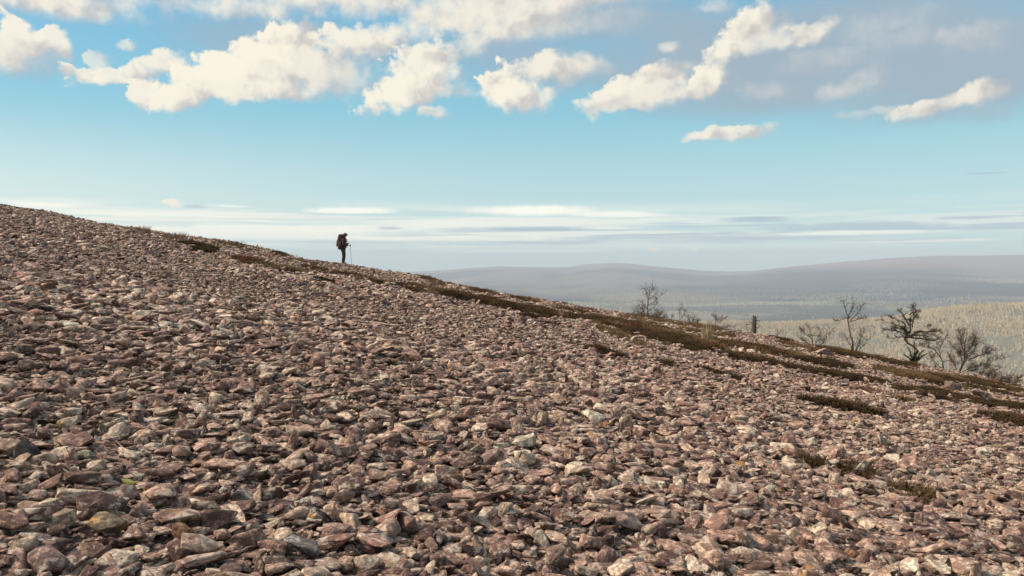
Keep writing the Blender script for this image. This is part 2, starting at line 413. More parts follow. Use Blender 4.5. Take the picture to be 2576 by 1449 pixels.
def stone_material(name, palette=None, crust=None, crust_lo=0.52, crust_hi=0.62):
    m, g, b, out = material(name)
    oi = g.node('ShaderNodeObjectInfo')
    rnd = oi.outputs['Random']; loc = oi.outputs['Location']
    rnd2 = g.m('FRACT', g.m('MULTIPLY', rnd, 37.73)); rnd3 = g.m('FRACT', g.m('MULTIPLY', rnd, 171.31))
    tc = g.node('ShaderNodeTexCoord').outputs['Object']
    co = g.v('ADD', tc, g.comb(g.m('MULTIPLY', rnd, 53.0), g.m('MULTIPLY', rnd2, 31.0), g.m('MULTIPLY', rnd3, 17.0)))
    pal = palette or [(0.0, (0.080, 0.046, 0.039)), (0.12, (0.140, 0.080, 0.066)), (0.32, (0.260, 0.154, 0.127)), (0.54, (0.375, 0.232, 0.188)),
                      (0.72, (0.47, 0.325, 0.255)), (0.86, (0.60, 0.46, 0.36)), (1.0, (0.76, 0.66, 0.54))]
    area = g.noise(loc, 0.22, 3, 0.6)
    fac = g.m('ADD', g.m('MULTIPLY', rnd, 0.85), g.m('MULTIPLY', g.m('SUBTRACT', area, 0.40), 0.55), clamp=True)
    col = g.ramp(fac if palette is None else rnd2, pal)
    if palette is None: col = g.mix(g.m('MULTIPLY', g.sstep(rnd2, 0.50, 0.90), 0.7), col, g.mix(1.0, col, (0.93, 1.02, 1.01), 'MULTIPLY'))
    # bedding stripes and mottling inside the rock
    st = g.noise(g.v('MULTIPLY', co, (1.4, 1.4, 9.0)), 1.6, 4, 0.6)
    col = g.mix(g.m('MULTIPLY', g.sstep(st, 0.42, 0.66), 0.55), col, g.mix(1.0, col, (0.55, 0.50, 0.48), 'MULTIPLY'))
    mo = g.noise(co, 4.2, 6, 0.7)
    col = g.mix(g.sstep(mo, 0.47, 0.60), g.mix(1.0, col, (0.62, 0.60, 0.58), 'MULTIPLY'), g.mix(1.0, col, (1.5, 1.42, 1.30), 'MULTIPLY'))
    # crust lichen: pale, black and a little ochre
    li = g.noise(co, 2.1, 5, 0.7)
    cr = crust or (0.54, 0.47, 0.38)
    lim = g.m('MULTIPLY', g.sstep(li, crust_lo, crust_hi), 0.85 if crust else g.m('MULTIPLY_ADD', rnd3, 0.75, 0.20))
    col = g.mix(lim, col, cr)
    bl = g.noise(g.v('ADD', co, (9.0, 4.0, 2.0)), 4.6, 5, 0.7)
    col = g.mix(g.m('MULTIPLY', g.sstep(bl, 0.57, 0.66), 0.8), col, (0.045, 0.036, 0.033))
    och = g.noise(g.v('ADD', co, (3.0, 8.0, 5.0)), 2.2, 4, 0.6)
    col = g.mix(g.m('MULTIPLY', g.m('MULTIPLY', g.sstep(och, 0.53, 0.60), g.m('GREATER_THAN', rnd2, 0.955)), 0.8), col, (0.33, 0.17, 0.055))
    g.put(b.inputs['Base Color'], col)
    b.inputs['Roughness'].default_value = 0.86
    bp = g.node('ShaderNodeBump'); bp.inputs['Strength'].default_value = 0.65; bp.inputs['Distance'].default_value = 0.06
    hgt = g.m('ADD', g.m('MULTIPLY', g.noise(co, 4.5, 6, 0.7), 1.0), g.m('MULTIPLY', st, 0.5))
    g.put(bp.inputs['Height'], hgt); g.l.new(bp.outputs[0], b.inputs['Normal'])
    return m

M_STONE = stone_material('stone')

def slope_material():
    m, g, b, out = material('slope_soil')
    pos = g.node('ShaderNodeNewGeometry').outputs['Position']
    n = g.noise(pos, 3.0, 6, 0.7); n2 = g.noise(pos, 14.0, 5, 0.7)
    col = g.ramp(n2, [(0.3, (0.03, 0.021, 0.017)), (0.5, (0.075, 0.052, 0.043)), (0.7, (0.15, 0.11, 0.09))])
    col = g.mix(g.sstep(n, 0.5, 0.65), col, (0.05, 0.036, 0.02))
    # beyond the fell's shoulder: tundra and forest on the far side
    r = g.v('LENGTH', pos)
    col = g.mix(g.sstep(r, 90.0, 260.0), col, (0.16, 0.14, 0.085))
    g.put(b.inputs['Base Color'], col); b.inputs['Roughness'].default_value = 0.95
    bp = g.node('ShaderNodeBump'); bp.inputs['Strength'].default_value = 0.8; bp.inputs['Distance'].default_value = 0.05
    g.put(bp.inputs['Height'], n2); g.l.new(bp.outputs[0], b.inputs['Normal'])
    return m

def land_material(name, dry, wood, bare, seed, s1):
    m, g, b, out = material(name)
    pos = g.node('ShaderNodeNewGeometry').outputs['Position']
    p = g.v('ADD', g.v('MULTIPLY', pos, (1.0, 1.0, 0.0)), (seed, seed * 2.0, 0.0))
    n = g.noise(p, s1, 6, 0.6); n2 = g.noise(p, s1 * 5.3, 5, 0.65)
    col = g.mix(g.sstep(n, 0.44, 0.54), dry, wood)
    col = g.mix(g.m('MULTIPLY', g.sstep(n2, 0.42, 0.62), 0.6), col, g.mix(1.0, col, (0.6, 0.62, 0.62), 'MULTIPLY'))
    z = g.sep(pos)[2]
    hi = g.sstep(g.m('MULTIPLY_ADD', g.m('SUBTRACT', n2, 0.5), 60.0, z), -60.0, 20.0)
    col = g.mix(hi, col, bare)
    g.put(b.inputs['Base Color'], col); b.inputs['Roughness'].default_value = 1.0
    b.inputs['Specular IOR Level'].default_value = 0.0
    return m

M_SLOPE = slope_material()
M_VALLEY = land_material('valley_land', (0.19, 0.18, 0.145), (0.075, 0.08, 0.078), (0.56, 0.45, 0.30), 31.0, 0.0012)
M_FELL = land_material('fell_tundra', (0.14, 0.115, 0.105), (0.03, 0.036, 0.055), (0.16, 0.10, 0.105), 911.0, 0.00045)

# ---------------------------------------------------------------- ground: three rings of one continuous sheet
def build_ground():
    rings = [0.6, 0.8, 1.0, 1.3, 1.6, 2.0, 2.5, 3.0]
    while rings[-1] < 66: rings.append(rings[-1] + max(0.12, 0.0065 * rings[-1]))
    while rings[-1] < 15500: rings.append(rings[-1] * 1.028)
    rings = np.array(rings)
    ang = np.concatenate([np.arange(-180, -50, 2.5), np.arange(-50, 50, 0.2), np.arange(50, 180, 2.5)])
    ang = np.radians(ang); na = len(ang)
    R, A = np.meshgrid(rings, ang, indexing='ij')
    X, Y = R * np.sin(A), R * np.cos(A)
    Z = ground_z(X, Y)
    cuts = [0, int(np.searchsorted(rings, 420)), int(np.searchsorted(rings, 4300)), len(rings) - 1]
    for nm, mt, i0, i1 in (('scree_slope', M_SLOPE, cuts[0], cuts[1]), ('valley', M_VALLEY, cuts[1], cuts[2]), ('distant_fells', M_FELL, cuts[2], cuts[3])):
        nr = i1 - i0 + 1
        v = np.stack([X[i0:i1 + 1].ravel(), Y[i0:i1 + 1].ravel(), Z[i0:i1 + 1].ravel()], 1)
        i, j = np.meshgrid(np.arange(nr - 1), np.arange(na), indexing='ij')
        j2 = (j + 1) % na
        f = np.stack([i * na + j, (i + 1) * na + j, (i + 1) * na + j2, i * na + j2], -1).reshape(-1, 4)[:, ::-1]
        if i0 == 0:
            v = np.vstack([v, [[0, 0, float(near_z(0, 0))]]])
        me = bpy.data.meshes.new(nm)
        me.vertices.add(len(v)); me.vertices.foreach_set('co', v.ravel())
        nq = len(f)
        extra = [] if i0 else [(len(v) - 1, k, (k + 1) % na) for k in range(na)]
        loops = np.concatenate([f.ravel(), np.array(extra, int).ravel()]) if extra else f.ravel()
        me.loops.add(len(loops)); me.loops.foreach_set('vertex_index', loops.astype(np.int32))
        starts = np.concatenate([np.arange(nq) * 4, nq * 4 + np.arange(len(extra)) * 3]).astype(np.int32)
        me.polygons.add(nq + len(extra)); me.polygons.foreach_set('loop_start', starts)
        me.polygons.foreach_set('use_smooth', np.ones(nq + len(extra), bool))
        me.materials.append(mt); me.update(calc_edges=True); me.validate()
        o = obj(nm, me); o['kind'] = 'structure'
        if nm == 'scree_slope':
            globals()['SLOPE'] = o
    return float(Z.min()), float(Z.max())
ZMIN, ZMAX = build_ground()

# ---------------------------------------------------------------- haze over the whole valley
def build_haze():
    m = bpy.data.materials.new('haze_air'); m.use_nodes = True; t = m.node_tree; t.nodes.clear()
    out = t.nodes.new('ShaderNodeOutputMaterial'); v = t.nodes.new('ShaderNodeVolumePrincipled')
    v.inputs['Density'].default_value = HAZE; v.inputs['Color'].default_value = HAZE_COL
    v.inputs['Anisotropy'].default_value = 0.0
    t.links.new(v.outputs[0], out.inputs['Volume'])
    try: m.cycles.homogeneous_volume = True
    except Exception: pass
    s, z0, z1 = 15700.0, ZMIN - 1.0, ZMAX + 5.0
    vs = [(x * s, y * s, z) for z in (z0, z1) for x, y in ((-1, -1), (1, -1), (1, 1), (-1, 1))]
    fs = [(0, 3, 2, 1), (4, 5, 6, 7), (0, 1, 5, 4), (1, 2, 6, 5), (2, 3, 7, 6), (3, 0, 4, 7)]
    tag(obj('haze', mesh_from('haze', vs, fs, m)), kind='stuff')
HAZE = 1.3e-4
HAZE_COL = (0.78, 0.875, 0.97, 1.0)
build_haze()

# ---------------------------------------------------------------- scatter helper: points in one mesh, shapes instanced on them
def scatter(name, shapes, P, ROT, SCL, IDX, parent=None):
    me = bpy.data.meshes.new(name)
    me.vertices.add(len(P)); me.vertices.foreach_set('co', np.asarray(P, np.float32).ravel())
    for nm, typ, data, key in (('rot', 'FLOAT_VECTOR', ROT, 'vector'), ('scl', 'FLOAT_VECTOR', SCL, 'vector'), ('idx', 'INT', IDX, 'value')):
        at = me.attributes.new(nm, typ, 'POINT')
        at.data.foreach_set(key, np.asarray(data, np.int32 if typ == 'INT' else np.float32).ravel())
    o = obj(name, me, parent)
    t = bpy.data.node_groups.new(name, 'GeometryNodeTree')
    t.interface.new_socket('Geometry', in_out='INPUT', socket_type='NodeSocketGeometry')
    t.interface.new_socket('Geometry', in_out='OUTPUT', socket_type='NodeSocketGeometry')
    n, l = t.nodes, t.links
    gi, go = n.new('NodeGroupInput'), n.new('NodeGroupOutput')
    join = n.new('GeometryNodeJoinGeometry')
    for s in reversed(shapes):
        oi = n.new('GeometryNodeObjectInfo'); oi.inputs['Object'].default_value = s; oi.inputs['As Instance'].default_value = False
        g2 = n.new('GeometryNodeGeometryToInstance')
        l.new(oi.outputs['Geometry'], g2.inputs[0]); l.new(g2.outputs[0], join.inputs[0])
    def attr(nm, ty):
        a = n.new('GeometryNodeInputNamedAttribute'); a.data_type = ty; a.inputs['Name'].default_value = nm
        return a.outputs['Attribute']
    m2p = n.new('GeometryNodeMeshToPoints'); l.new(gi.outputs[0], m2p.inputs[0])
    iop = n.new('GeometryNodeInstanceOnPoints')
    l.new(m2p.outputs[0], iop.inputs['Points']); l.new(join.outputs[0], iop.inputs['Instance'])
    iop.inputs['Pick Instance'].default_value = True
    l.new(attr('idx', 'INT'), iop.inputs['Instance Index'])
    e2r = n.new('FunctionNodeEulerToRotation'); l.new(attr('rot', 'FLOAT_VECTOR'), e2r.inputs[0])
    l.new(e2r.outputs[0], iop.inputs['Rotation']); l.new(attr('scl', 'FLOAT_VECTOR'), iop.inputs['Scale'])
    l.new(iop.outputs[0], go.inputs[0])
    md = o.modifiers.new('scatter', 'NODES'); md.node_group = t
    return o

# ---------------------------------------------------------------- stones
def stone_mesh(i, kind, mat):
    rs = np.random.default_rng(500 + i)
    dims = {'slab': (0.5, 0.36, 0.125), 'block': (0.5, 0.38, 0.27), 'bar': (0.5, 0.24, 0.17), 'wedge': (0.5, 0.42, 0.21)}[kind]
    bm = bmesh.new()
    n = 15 if kind != 'block' else 18
    for _ in range(n):
        v = rs.normal(size=3); v /= np.linalg.norm(v)
        v = np.sign(v) * np.abs(v) ** 0.62; v *= rs.uniform(0.82, 1.05)
        if kind == 'wedge': v[2] *= 0.55 + 0.45 * (v[0] + 1) / 2
        bm.verts.new(v * dims)
    bmesh.ops.convex_hull(bm, input=bm.verts[:])
    bmesh.ops.dissolve_limit(bm, angle_limit=math.radians(14), verts=bm.verts[:], edges=bm.edges[:])
    bmesh.ops.bevel(bm, geom=bm.edges[:] , offset=0.028, segments=1, affect='EDGES', profile=0.6)
    bmesh.ops.triangulate(bm, faces=bm.faces[:])
    bmesh.ops.subdivide_edges(bm, edges=[e for e in bm.edges if e.calc_length() > 0.20], cuts=1)
    bmesh.ops.triangulate(bm, faces=bm.faces[:])
    for v in bm.verts:
        q = v.co * 4.5 + Vector((i * 3.7, i * 1.3, 0))
        nn = mnoise.noise_vector(q)
        v.co += Vector((nn.x * 0.045, nn.y * 0.045, nn.z * 0.030))
    bmesh.ops.recalc_face_normals(bm, faces=bm.faces[:])
    me = bpy.data.meshes.new('stone'); bm.to_mesh(me); bm.free()
    me.materials.append(mat)
    me.polygons.foreach_set('use_smooth', [True] * len(me.polygons))
    me.set_sharp_from_angle(angle=math.radians(38))
    me.update()
    return me
KINDS = ['slab'] * 12 + ['wedge'] * 7 + ['block'] * 5 + ['bar'] * 4
STONE_MESH = [stone_mesh(i, k, M_STONE) for i, k in enumerate(KINDS)]
STONE_SHAPE = [bpy.data.objects.new('stone_shape', me) for me in STONE_MESH]     # never linked: only their meshes are scattered

# vegetation mats, as lines in the photograph that lie on the slope: x0, y0, x1, y1, half width (px), kind
MATS = [(478, 616, 528, 632, 9, 1), (592, 652, 648, 664, 6, 2), (660, 678, 735, 692, 6, 0), (750, 696, 835, 714, 8, 1), (775, 676, 915, 705, 7, 0), (690, 640, 720, 650, 5, 0), (545, 612, 640, 628, 5, 3),
        (730, 655, 790, 668, 5, 3), (905, 706, 1015, 722, 6, 0), (1020, 722, 1120, 745, 7, 0), (1110, 742, 1290, 776, 9, 0), (1060, 700, 1110, 715, 4, 0), (1180, 722, 1240, 742, 5, 0), (1300, 778, 1420, 800, 8, 0), (1405, 792, 1480, 806, 8, 1),
        (1290, 750, 1350, 762, 4, 0), (1400, 772, 1500, 790, 7, 0), (1495, 806, 1700, 842, 14, 0), (1570, 832, 1800, 872, 14, 0), (1700, 862, 1780, 880, 11, 1), (1700, 830, 1830, 850, 7, 0), (1560, 798, 1720, 815, 6, 3),
        (1820, 892, 1930, 915, 9, 0), (1900, 905, 2030, 938, 9, 1), (1830, 868, 2010, 898, 7, 0), (1960, 866, 2020, 876, 5, 0), (2055, 882, 2160, 892, 9, 0), (2030, 905, 2140, 922, 8, 1), (2060, 880, 2300, 922, 7, 0),
        (2045, 936, 2225, 964, 8, 1), (2200, 928, 2390, 962, 9, 0), (2330, 948, 2576, 986, 9, 0), (2430, 975, 2640, 1012, 7, 0), (2265, 978, 2400, 1000, 7, 1), (2360, 1000, 2640, 1040, 9, 1), (2460, 1044, 2640, 1082, 10, 1),
        (2030, 1010, 2190, 1044, 6, 1), (1755, 928, 1870, 962, 6, 1), (1490, 884, 1565, 902, 7, 1), (1605, 906, 1635, 914, 6, 1), (1665, 918, 1695, 925, 5, 1), (1310, 795, 1350, 802, 4, 1), (2130, 980, 2200, 995, 7, 4), (1560, 850, 1640, 880, 9, 3),
        (2230, 1005, 2300, 1018, 4, 0), (1940, 850, 1990, 860, 4, 0), (2440, 934, 2576, 966, 7, 0), (1640, 806, 1800, 832, 8, 3), (340, 586, 380, 592, 4, 3), (400, 594, 470, 606, 6, 3), (640, 664, 760, 690, 7, 3), (1490, 815, 1560, 850, 7, 3)]
MAT_A = np.array([m[:5] for m in MATS], float); MAT_K = np.array([m[5] for m in MATS])
def mats_at(x, y, z):
    """signed cover (>0 inside) and kind of the vegetation at points on the slope"""
    px, py = project(x, y, z)
    edge = fbm(x * 0.8, y * 0.45, 4)
    best = np.full(len(x), -9.0); kind = np.zeros(len(x), int)
    for (x0, y0, x1, y1, w), k in zip(MAT_A, MAT_K):
        dx, dy = x1 - x0, y1 - y0
        t = np.clip(((px - x0) * dx + (py - y0) * dy * 4) / (dx * dx + dy * dy * 4), 0, 1)
        d = np.hypot((px - x0 - t * dx) * 0.35, py - y0 - t * dy)
        c = 1 - d / (w * 1.08 * (1.0 - 0.35 * np.abs(2 * t - 1))) + 1.7 * edge
        up = c > best
        best = np.where(up, c, best); kind = np.where(up, k, kind)
    return best, kind

def place_stones():
    pts, size, lay = [], [], []
    def grid(y0, y1, step, med, sig, layer, half=0.74, maxs=0.5):
        ys = np.arange(y0, y1, step * 0.9)
        for yy in ys:
            w = half * yy + 1.2
            xs = np.arange(-w, w, step)
            xx = xs + RNG.uniform(-0.55, 0.55, len(xs)) * step
            y_ = yy + RNG.uniform(-0.55, 0.55, len(xs)) * step
            coarse = np.exp(0.85 * fbm(xx * 0.16 + 40, y_ * 0.16, 2))
            s = np.minimum(maxs, med * coarse * np.exp(RNG.normal(0, sig, len(xs))))
            pts.append(np.stack([xx, y_], 1)); size.append(s); lay.append(np.full(len(xs), layer))
    grid(2.2, 9.0, 0.044, 0.056, 0.35, 0, 0.71); grid(2.2, 9.0, 0.066, 0.094, 0.42, 1, 0.71, 0.20); grid(2.2, 9.0, 0.55, 0.155, 0.26, 2, 0.71, 0.26)
    grid(9.0, 20.0, 0.060, 0.070, 0.35, 0, 0.69); grid(9.0, 20.0, 0.074, 0.091, 0.44, 1, 0.69, 0.24); grid(9.0, 20.0, 0.80, 0.17, 0.30, 2, 0.69, 0.30)
    grid(20.0, 62.0, 0.15, 0.14, 0.30, 0, 0.68); grid(20.0, 62.0, 0.118, 0.110, 0.40, 1, 0.68, 0.28); grid(20.0, 62.0, 1.3, 0.20, 0.28, 2, 0.68, 0.33)
    p = np.concatenate(pts); s = np.concatenate(size); L = np.concatenate(lay)
    keep = p[:, 1] < ridge(p[:, 0]) + 3.5
    p, s, L = p[keep], s[keep], L[keep]
    z = near_z(p[:, 0], p[:, 1])
    cov, kind = mats_at(p[:, 0], p[:, 1], z)
    u = RNG.random(len(p))
    keep = (cov < 0.05) | (u < np.where(np.isin(kind, (3, 4)), 0.55, np.where(cov > 0.5, 0.10, 0.28)))
    for (fx, fy, fr) in FEATURE_SPOTS:
        keep &= (np.hypot(p[:, 0] - fx, p[:, 1] - fy) > fr) | (L == 0)
    p, s, L, z = p[keep], s[keep], L[keep], z[keep]
    n = len(p)
    idx = RNG.integers(0, len(STONE_MESH), n)
    chunky = RNG.random(n) < np.interp(p[:, 1], [3, 7, 14, 25], [0.5, 0.32, 0.12, 0.0])
    idx = np.where(chunky, RNG.integers(12, len(STONE_MESH), n), idx)
    tilt = np.where(RNG.random(n) < 0.11, RNG.uniform(0.5, 1.3, n), np.abs(RNG.normal(0, 0.24, n)))
    a1 = RNG.uniform(0, 2 * math.pi, n)
    rot = np.stack([tilt * np.cos(a1), tilt * np.sin(a1) + math.atan(KX) * 0.6, RNG.uniform(0, 2 * math.pi, n)], 1)
    scl = np.stack([s * RNG.uniform(0.9, 1.5, n), s * RNG.uniform(0.75, 1.2, n), s * RNG.uniform(0.75, 1.4, n)], 1)
    th = s * 0.22
    up = np.where(L == 0, RNG.uniform(-0.2, 0.8, n) * th, np.where(L == 1, RNG.uniform(0.1, 2.0, n) * th, RNG.uniform(0.1, 0.9, n) * th + 0.02))
    P = np.stack([p[:, 0], p[:, 1], z + up], 1)
    return P, rot, scl, idx, s

# single rocks that stand out: pixel, size (px across), shape, squash, turn, tilt, look, label
M_PALE = stone_material('pale_quartz', [(0.0, (0.50, 0.43, 0.34)), (1.0, (0.60, 0.53, 0.43))], (0.64, 0.58, 0.48))
M_LIME = stone_material('lime_lichen_rock', [(0.0, (0.22, 0.20, 0.12)), (1.0, (0.27, 0.22, 0.15))], (0.40, 0.37, 0.10), 0.40, 0.52)
M_SAGE = stone_material('sage_lichen_rock', [(0.0, (0.24, 0.22, 0.16)), (1.0, (0.28, 0.25, 0.18))], (0.42, 0.41, 0.26), 0.42, 0.54)
M_RUST = stone_material('rusty_rock', [(0.0, (0.17, 0.085, 0.05)), (1.0, (0.22, 0.11, 0.065))], (0.30, 0.17, 0.10), 0.52, 0.64)
M_AMBER = stone_material('amber_lichen_rock', [(0.0, (0.26, 0.20, 0.14)), (1.0, (0.30, 0.23, 0.16))], (0.50, 0.26, 0.07), 0.50, 0.58)
M_DARK = stone_material('dark_rock', [(0.0, (0.045, 0.038, 0.037)), (1.0, (0.075, 0.062, 0.058))], (0.16, 0.14, 0.13), 0.56, 0.66)
M_GREY = stone_material('grey_rock', [(0.0, (0.20, 0.18, 0.175)), (1.0, (0.24, 0.215, 0.205))], (0.44, 0.39, 0.33), 0.50, 0.62)
M_PINK = stone_material('pink_rock', [(0.0, (0.27, 0.185, 0.16)), (1.0, (0.31, 0.22, 0.19))], (0.45, 0.39, 0.34), 0.54, 0.66)
ROCKS = [
    (175, 820, 58, 'slab', 1.5, 8, M_PALE, 'pale cream flat slab lying among darker stones on the left of the slope'),
    (322, 1218, 44, 'wedge', 1.3, 20, M_LIME, 'small rock covered in bright lime green lichen near the lower left'),
    (208, 1152, 56, 'wedge', 1.5, -20, M_SAGE, 'upright rock crusted with pale sage green lichen in the lower left'),
    (62, 1142, 92, 'block', 1.1, 25, M_DARK, 'large blackish angular rock at the left edge of the scree'),
    (614, 1252, 66, 'block', 1.3, 10, M_GREY, 'rounded dark grey boulder below the middle of the left half'),
    (272, 1330, 110, 'wedge', 1.3, 15, M_AMBER, 'broad rock with an amber orange lichen spot near the bottom left'),
    (458, 1350, 74, 'block', 1.2, 12, M_RUST, 'rounded rusty brown rock near the bottom left corner'),
    (260, 1094, 46, 'bar', 1.0, 80, M_PINK, 'pale pinkish slab standing upright among flat stones on the left'),
    (118, 1420, 118, 'block', 0.95, 6, M_PINK, 'smooth rounded mauve boulder at the bottom left of the picture'),
    (765, 1388, 112, 'wedge', 1.1, 10, M_GREY, 'large grey rock spotted with white lichen at the bottom edge'),
    (1365, 1362, 74, 'block', 1.3, 20, M_PALE, 'white crumbly quartz block near the bottom centre'),
    (1490, 1052, 66, 'wedge', 1.6, 12, M_PALE, 'knobbly whitish rock outcrop at mid slope right of centre'),
    (1318, 1112, 76, 'wedge', 1.6, -10, M_PALE, 'broad domed pale rock at mid slope near the centre'),
    (1572, 1312, 118, 'slab', 1.3, 4, M_PINK, 'long flat beige slab lying level below the centre right'),
    (2056, 1147, 38, 'slab', 2.0, 5, M_PALE, 'small clean white brick shaped stone right of centre'),
    (2316, 1204, 34, 'wedge', 1.6, 20, M_PALE, 'left one of two touching white stones above the dark heather tuft'),
    (2342, 1196, 40, 'block', 1.3, 40, M_PALE, 'right one of two touching white stones above the dark heather tuft'),
    (2068, 886, 52, 'wedge', 1.1, -6, M_PINK, 'pinkish boulder lying below the bare shrub on the ridge'),
    (2396, 972, 40, 'block', 1.3, 10, M_PINK, 'rounded pink boulder on the brown heath below the twisted pine'),
    (2464, 990, 46, 'wedge', 1.4, 6, M_PINK, 'low pale boulder on the heath below the spreading bush'),
    (1020, 802, 24, 'slab', 1.6, 10, M_PALE, 'small whitish slab on the upper middle of the scree'),
    (1955, 1070, 34, 'slab', 1.9, 14, M_PALE, 'white flat stone on fine scree left of the dark heath strip'),
    (2150, 1408, 60, 'block', 1.2, 15, M_RUST, 'brownish block near the bottom right of the slope'),
    (1130, 990, 40, 'slab', 1.5, 6, M_PALE, 'pale oval stone on the middle of the scree'),
    (600, 855, 62, 'slab', 1.7, 5, M_GREY, 'light grey flat rock among dark stones left of the middle'),
    (965, 1362, 62, 'block', 1.1, 16, M_GREY, 'grey pyramid shaped stone near the bottom left of centre'),
]
FEATURE_SPOTS = []
_rock_place = []
for (px, py, w, kd, zs, tl, mt, lb) in ROCKS:
    q = slope_at(px, py + w * 0.22)
    s = w * q[1] / F_PX
    _rock_place.append((q, s)); FEATURE_SPOTS.append((q[0], q[1] - 0.12 * s, s * 0.50)); FEATURE_SPOTS.append((q[0], q[1] - 0.55 * s, s * 0.42))

def build_stones():
    P, rot, scl, idx, s = place_stones()
    # the 300 that show largest in the photograph are single stones
    px, py = project(P[:, 0], P[:, 1], P[:, 2])
    show = np.where((px > 8) & (px < 2568) & (py < 1438) & (P[:, 1] > 3), s * scl.mean(1) / s / P[:, 1], 0)
    order = np.argsort(-show); big = order[:300]; rest = np.setdiff1d(np.arange(len(s)), big)
    for k in big:
        o = obj('stone', STONE_MESH[idx[k]], SLOPE, P[k])
        o.rotation_euler = rot[k]; o.scale = scl[k]
    o = scatter('loose_stones', STONE_SHAPE, P[rest], rot[rest], scl[rest], idx[rest], SLOPE)
    o['kind'] = 'stuff'
    print('stones', len(s))
    for i, ((px, py, w, kd, zs, tl, mt, lb), (q, s_)) in enumerate(zip(ROCKS, _rock_place)):
        o = obj('rock', stone_mesh(900 + i, kd, mt), None, (q[0], q[1], q[2] + s_ * (0.24 if abs(tl) < 60 else 0.38)))
        o.scale = (s_, s_ * 0.9, s_ * zs)
        o.rotation_euler = (math.radians(tl * 0.4), math.radians(10 + tl if abs(tl) < 60 else tl), random.uniform(-0.4, 0.4))
        tag(o, lb, 'rock')
build_stones()

# ---------------------------------------------------------------- plant materials
def leafy_mat(name, cols, trans=0.0):
    m, g, b, out = material(name)
    oi = g.node('ShaderNodeObjectInfo')
    n = g.noise(oi.outputs['Location'], 0.55, 3, 0.6)
    f = g.m('ADD', g.m('MULTIPLY', oi.outputs['Random'], 0.55), g.m('MULTIPLY', g.m('SUBTRACT', n, 0.28), 0.9), clamp=True)
    g.put(b.inputs['Base Color'], g.ramp(f, [(i / (len(cols) - 1), c_) for i, c_ in enumerate(cols)]))
    b.inputs['Roughness'].default_value = 0.85
    b.inputs['Specular IOR Level'].default_value = 0.1
    return m
M_HEATH = [leafy_mat('heath_brown', [(0.030, 0.018, 0.007), (0.062, 0.037, 0.013), (0.096, 0.057, 0.020), (0.135, 0.083, 0.033)]),
           leafy_mat('heath_dark', [(0.026, 0.015, 0.007), (0.055, 0.031, 0.012), (0.090, 0.052, 0.020)]),
           leafy_mat('heath_red', [(0.10, 0.038, 0.017), (0.16, 0.062, 0.028), (0.15, 0.085, 0.04)]),
           leafy_mat('heath_tan', [(0.10, 0.060, 0.028), (0.155, 0.098, 0.048), (0.22, 0.15, 0.08)]),
           leafy_mat('heath_rose', [(0.15, 0.08, 0.06), (0.20, 0.115, 0.085)])]
M_BARK = simple_mat('grey_brown_bark', (0.10, 0.068, 0.052), 0.9, 0.4, 12)
M_TWIG = simple_mat('bare_twig', (0.12, 0.078, 0.058), 0.9, 0.3, 12)
M_DEADWOOD = simple_mat('weathered_dead_wood', (0.10, 0.072, 0.058), 0.9, 0.45, 9, 0.5)
M_PINEBARK = simple_mat('dark_pine_bark', (0.060, 0.040, 0.028), 0.9, 0.4, 10)
M_SPRUCE = simple_mat('green_conifer_needles', (0.035, 0.050, 0.014), 0.8, 0.5, 5)
M_STRAW = simple_mat('dry_straw', (0.42, 0.32, 0.19), 0.85, 0.3, 8)
M_REDSTRAW = simple_mat('reddish_straw', (0.30, 0.19, 0.13), 0.85, 0.3, 8)

def blade_mesh(name, n, spread, height, width, lean, mat, seed, leaves=0):
    rs = random.Random(seed); V, F = [], []
    for _ in range(n):
        a = rs.uniform(0, 6.283); r = spread * math.sqrt(rs.random()) * 0.8
        x, y = r * math.cos(a), r * math.sin(a)
        h = height * rs.uniform(0.45, 1.0) * (1 - 0.45 * (r / spread) ** 2)
        la = a + rs.uniform(-0.9, 0.9); ln = lean * rs.uniform(0.2, 1.0) * h
        wv = rs.uniform(0, 6.283); wx, wy = width * math.cos(wv) * 0.5, width * math.sin(wv) * 0.5
        k = len(V)
        mx, my = x + ln * 0.35 * math.cos(la), y + ln * 0.35 * math.sin(la)
        tx, ty = x + ln * math.cos(la), y + ln * math.sin(la)
        V += [(x - wx, y - wy, -0.02), (x + wx, y + wy, -0.02), (mx + wx, my + wy, h * 0.55), (mx - wx, my - wy, h * 0.55), (tx, ty, h)]
        F += [(k, k + 1, k + 2, k + 3), (k + 3, k + 2, k + 4)]
        for q in range(leaves):
            t = rs.uniform(0.35, 1.0); bx, by, bz = x + (tx - x) * t * t, y + (ty - y) * t * t, h * t
            la2 = rs.uniform(0, 6.283); s = width * rs.uniform(1.2, 2.4); k = len(V)
            ux, uy, uz = math.cos(la2) * s, math.sin(la2) * s, rs.uniform(-0.3, 0.8) * s
            V += [(bx, by, bz), (bx + ux * .5 - uy * .35, by + uy * .5 + ux * .35, bz + uz * .5), (bx + ux, by + uy, bz + uz), (bx + ux * .5 + uy * .35, by + uy * .5 - ux * .35, bz + uz * .5)]
            F += [(k, k + 1, k + 2, k + 3)]
    return mesh_from(name, V, F, mat)

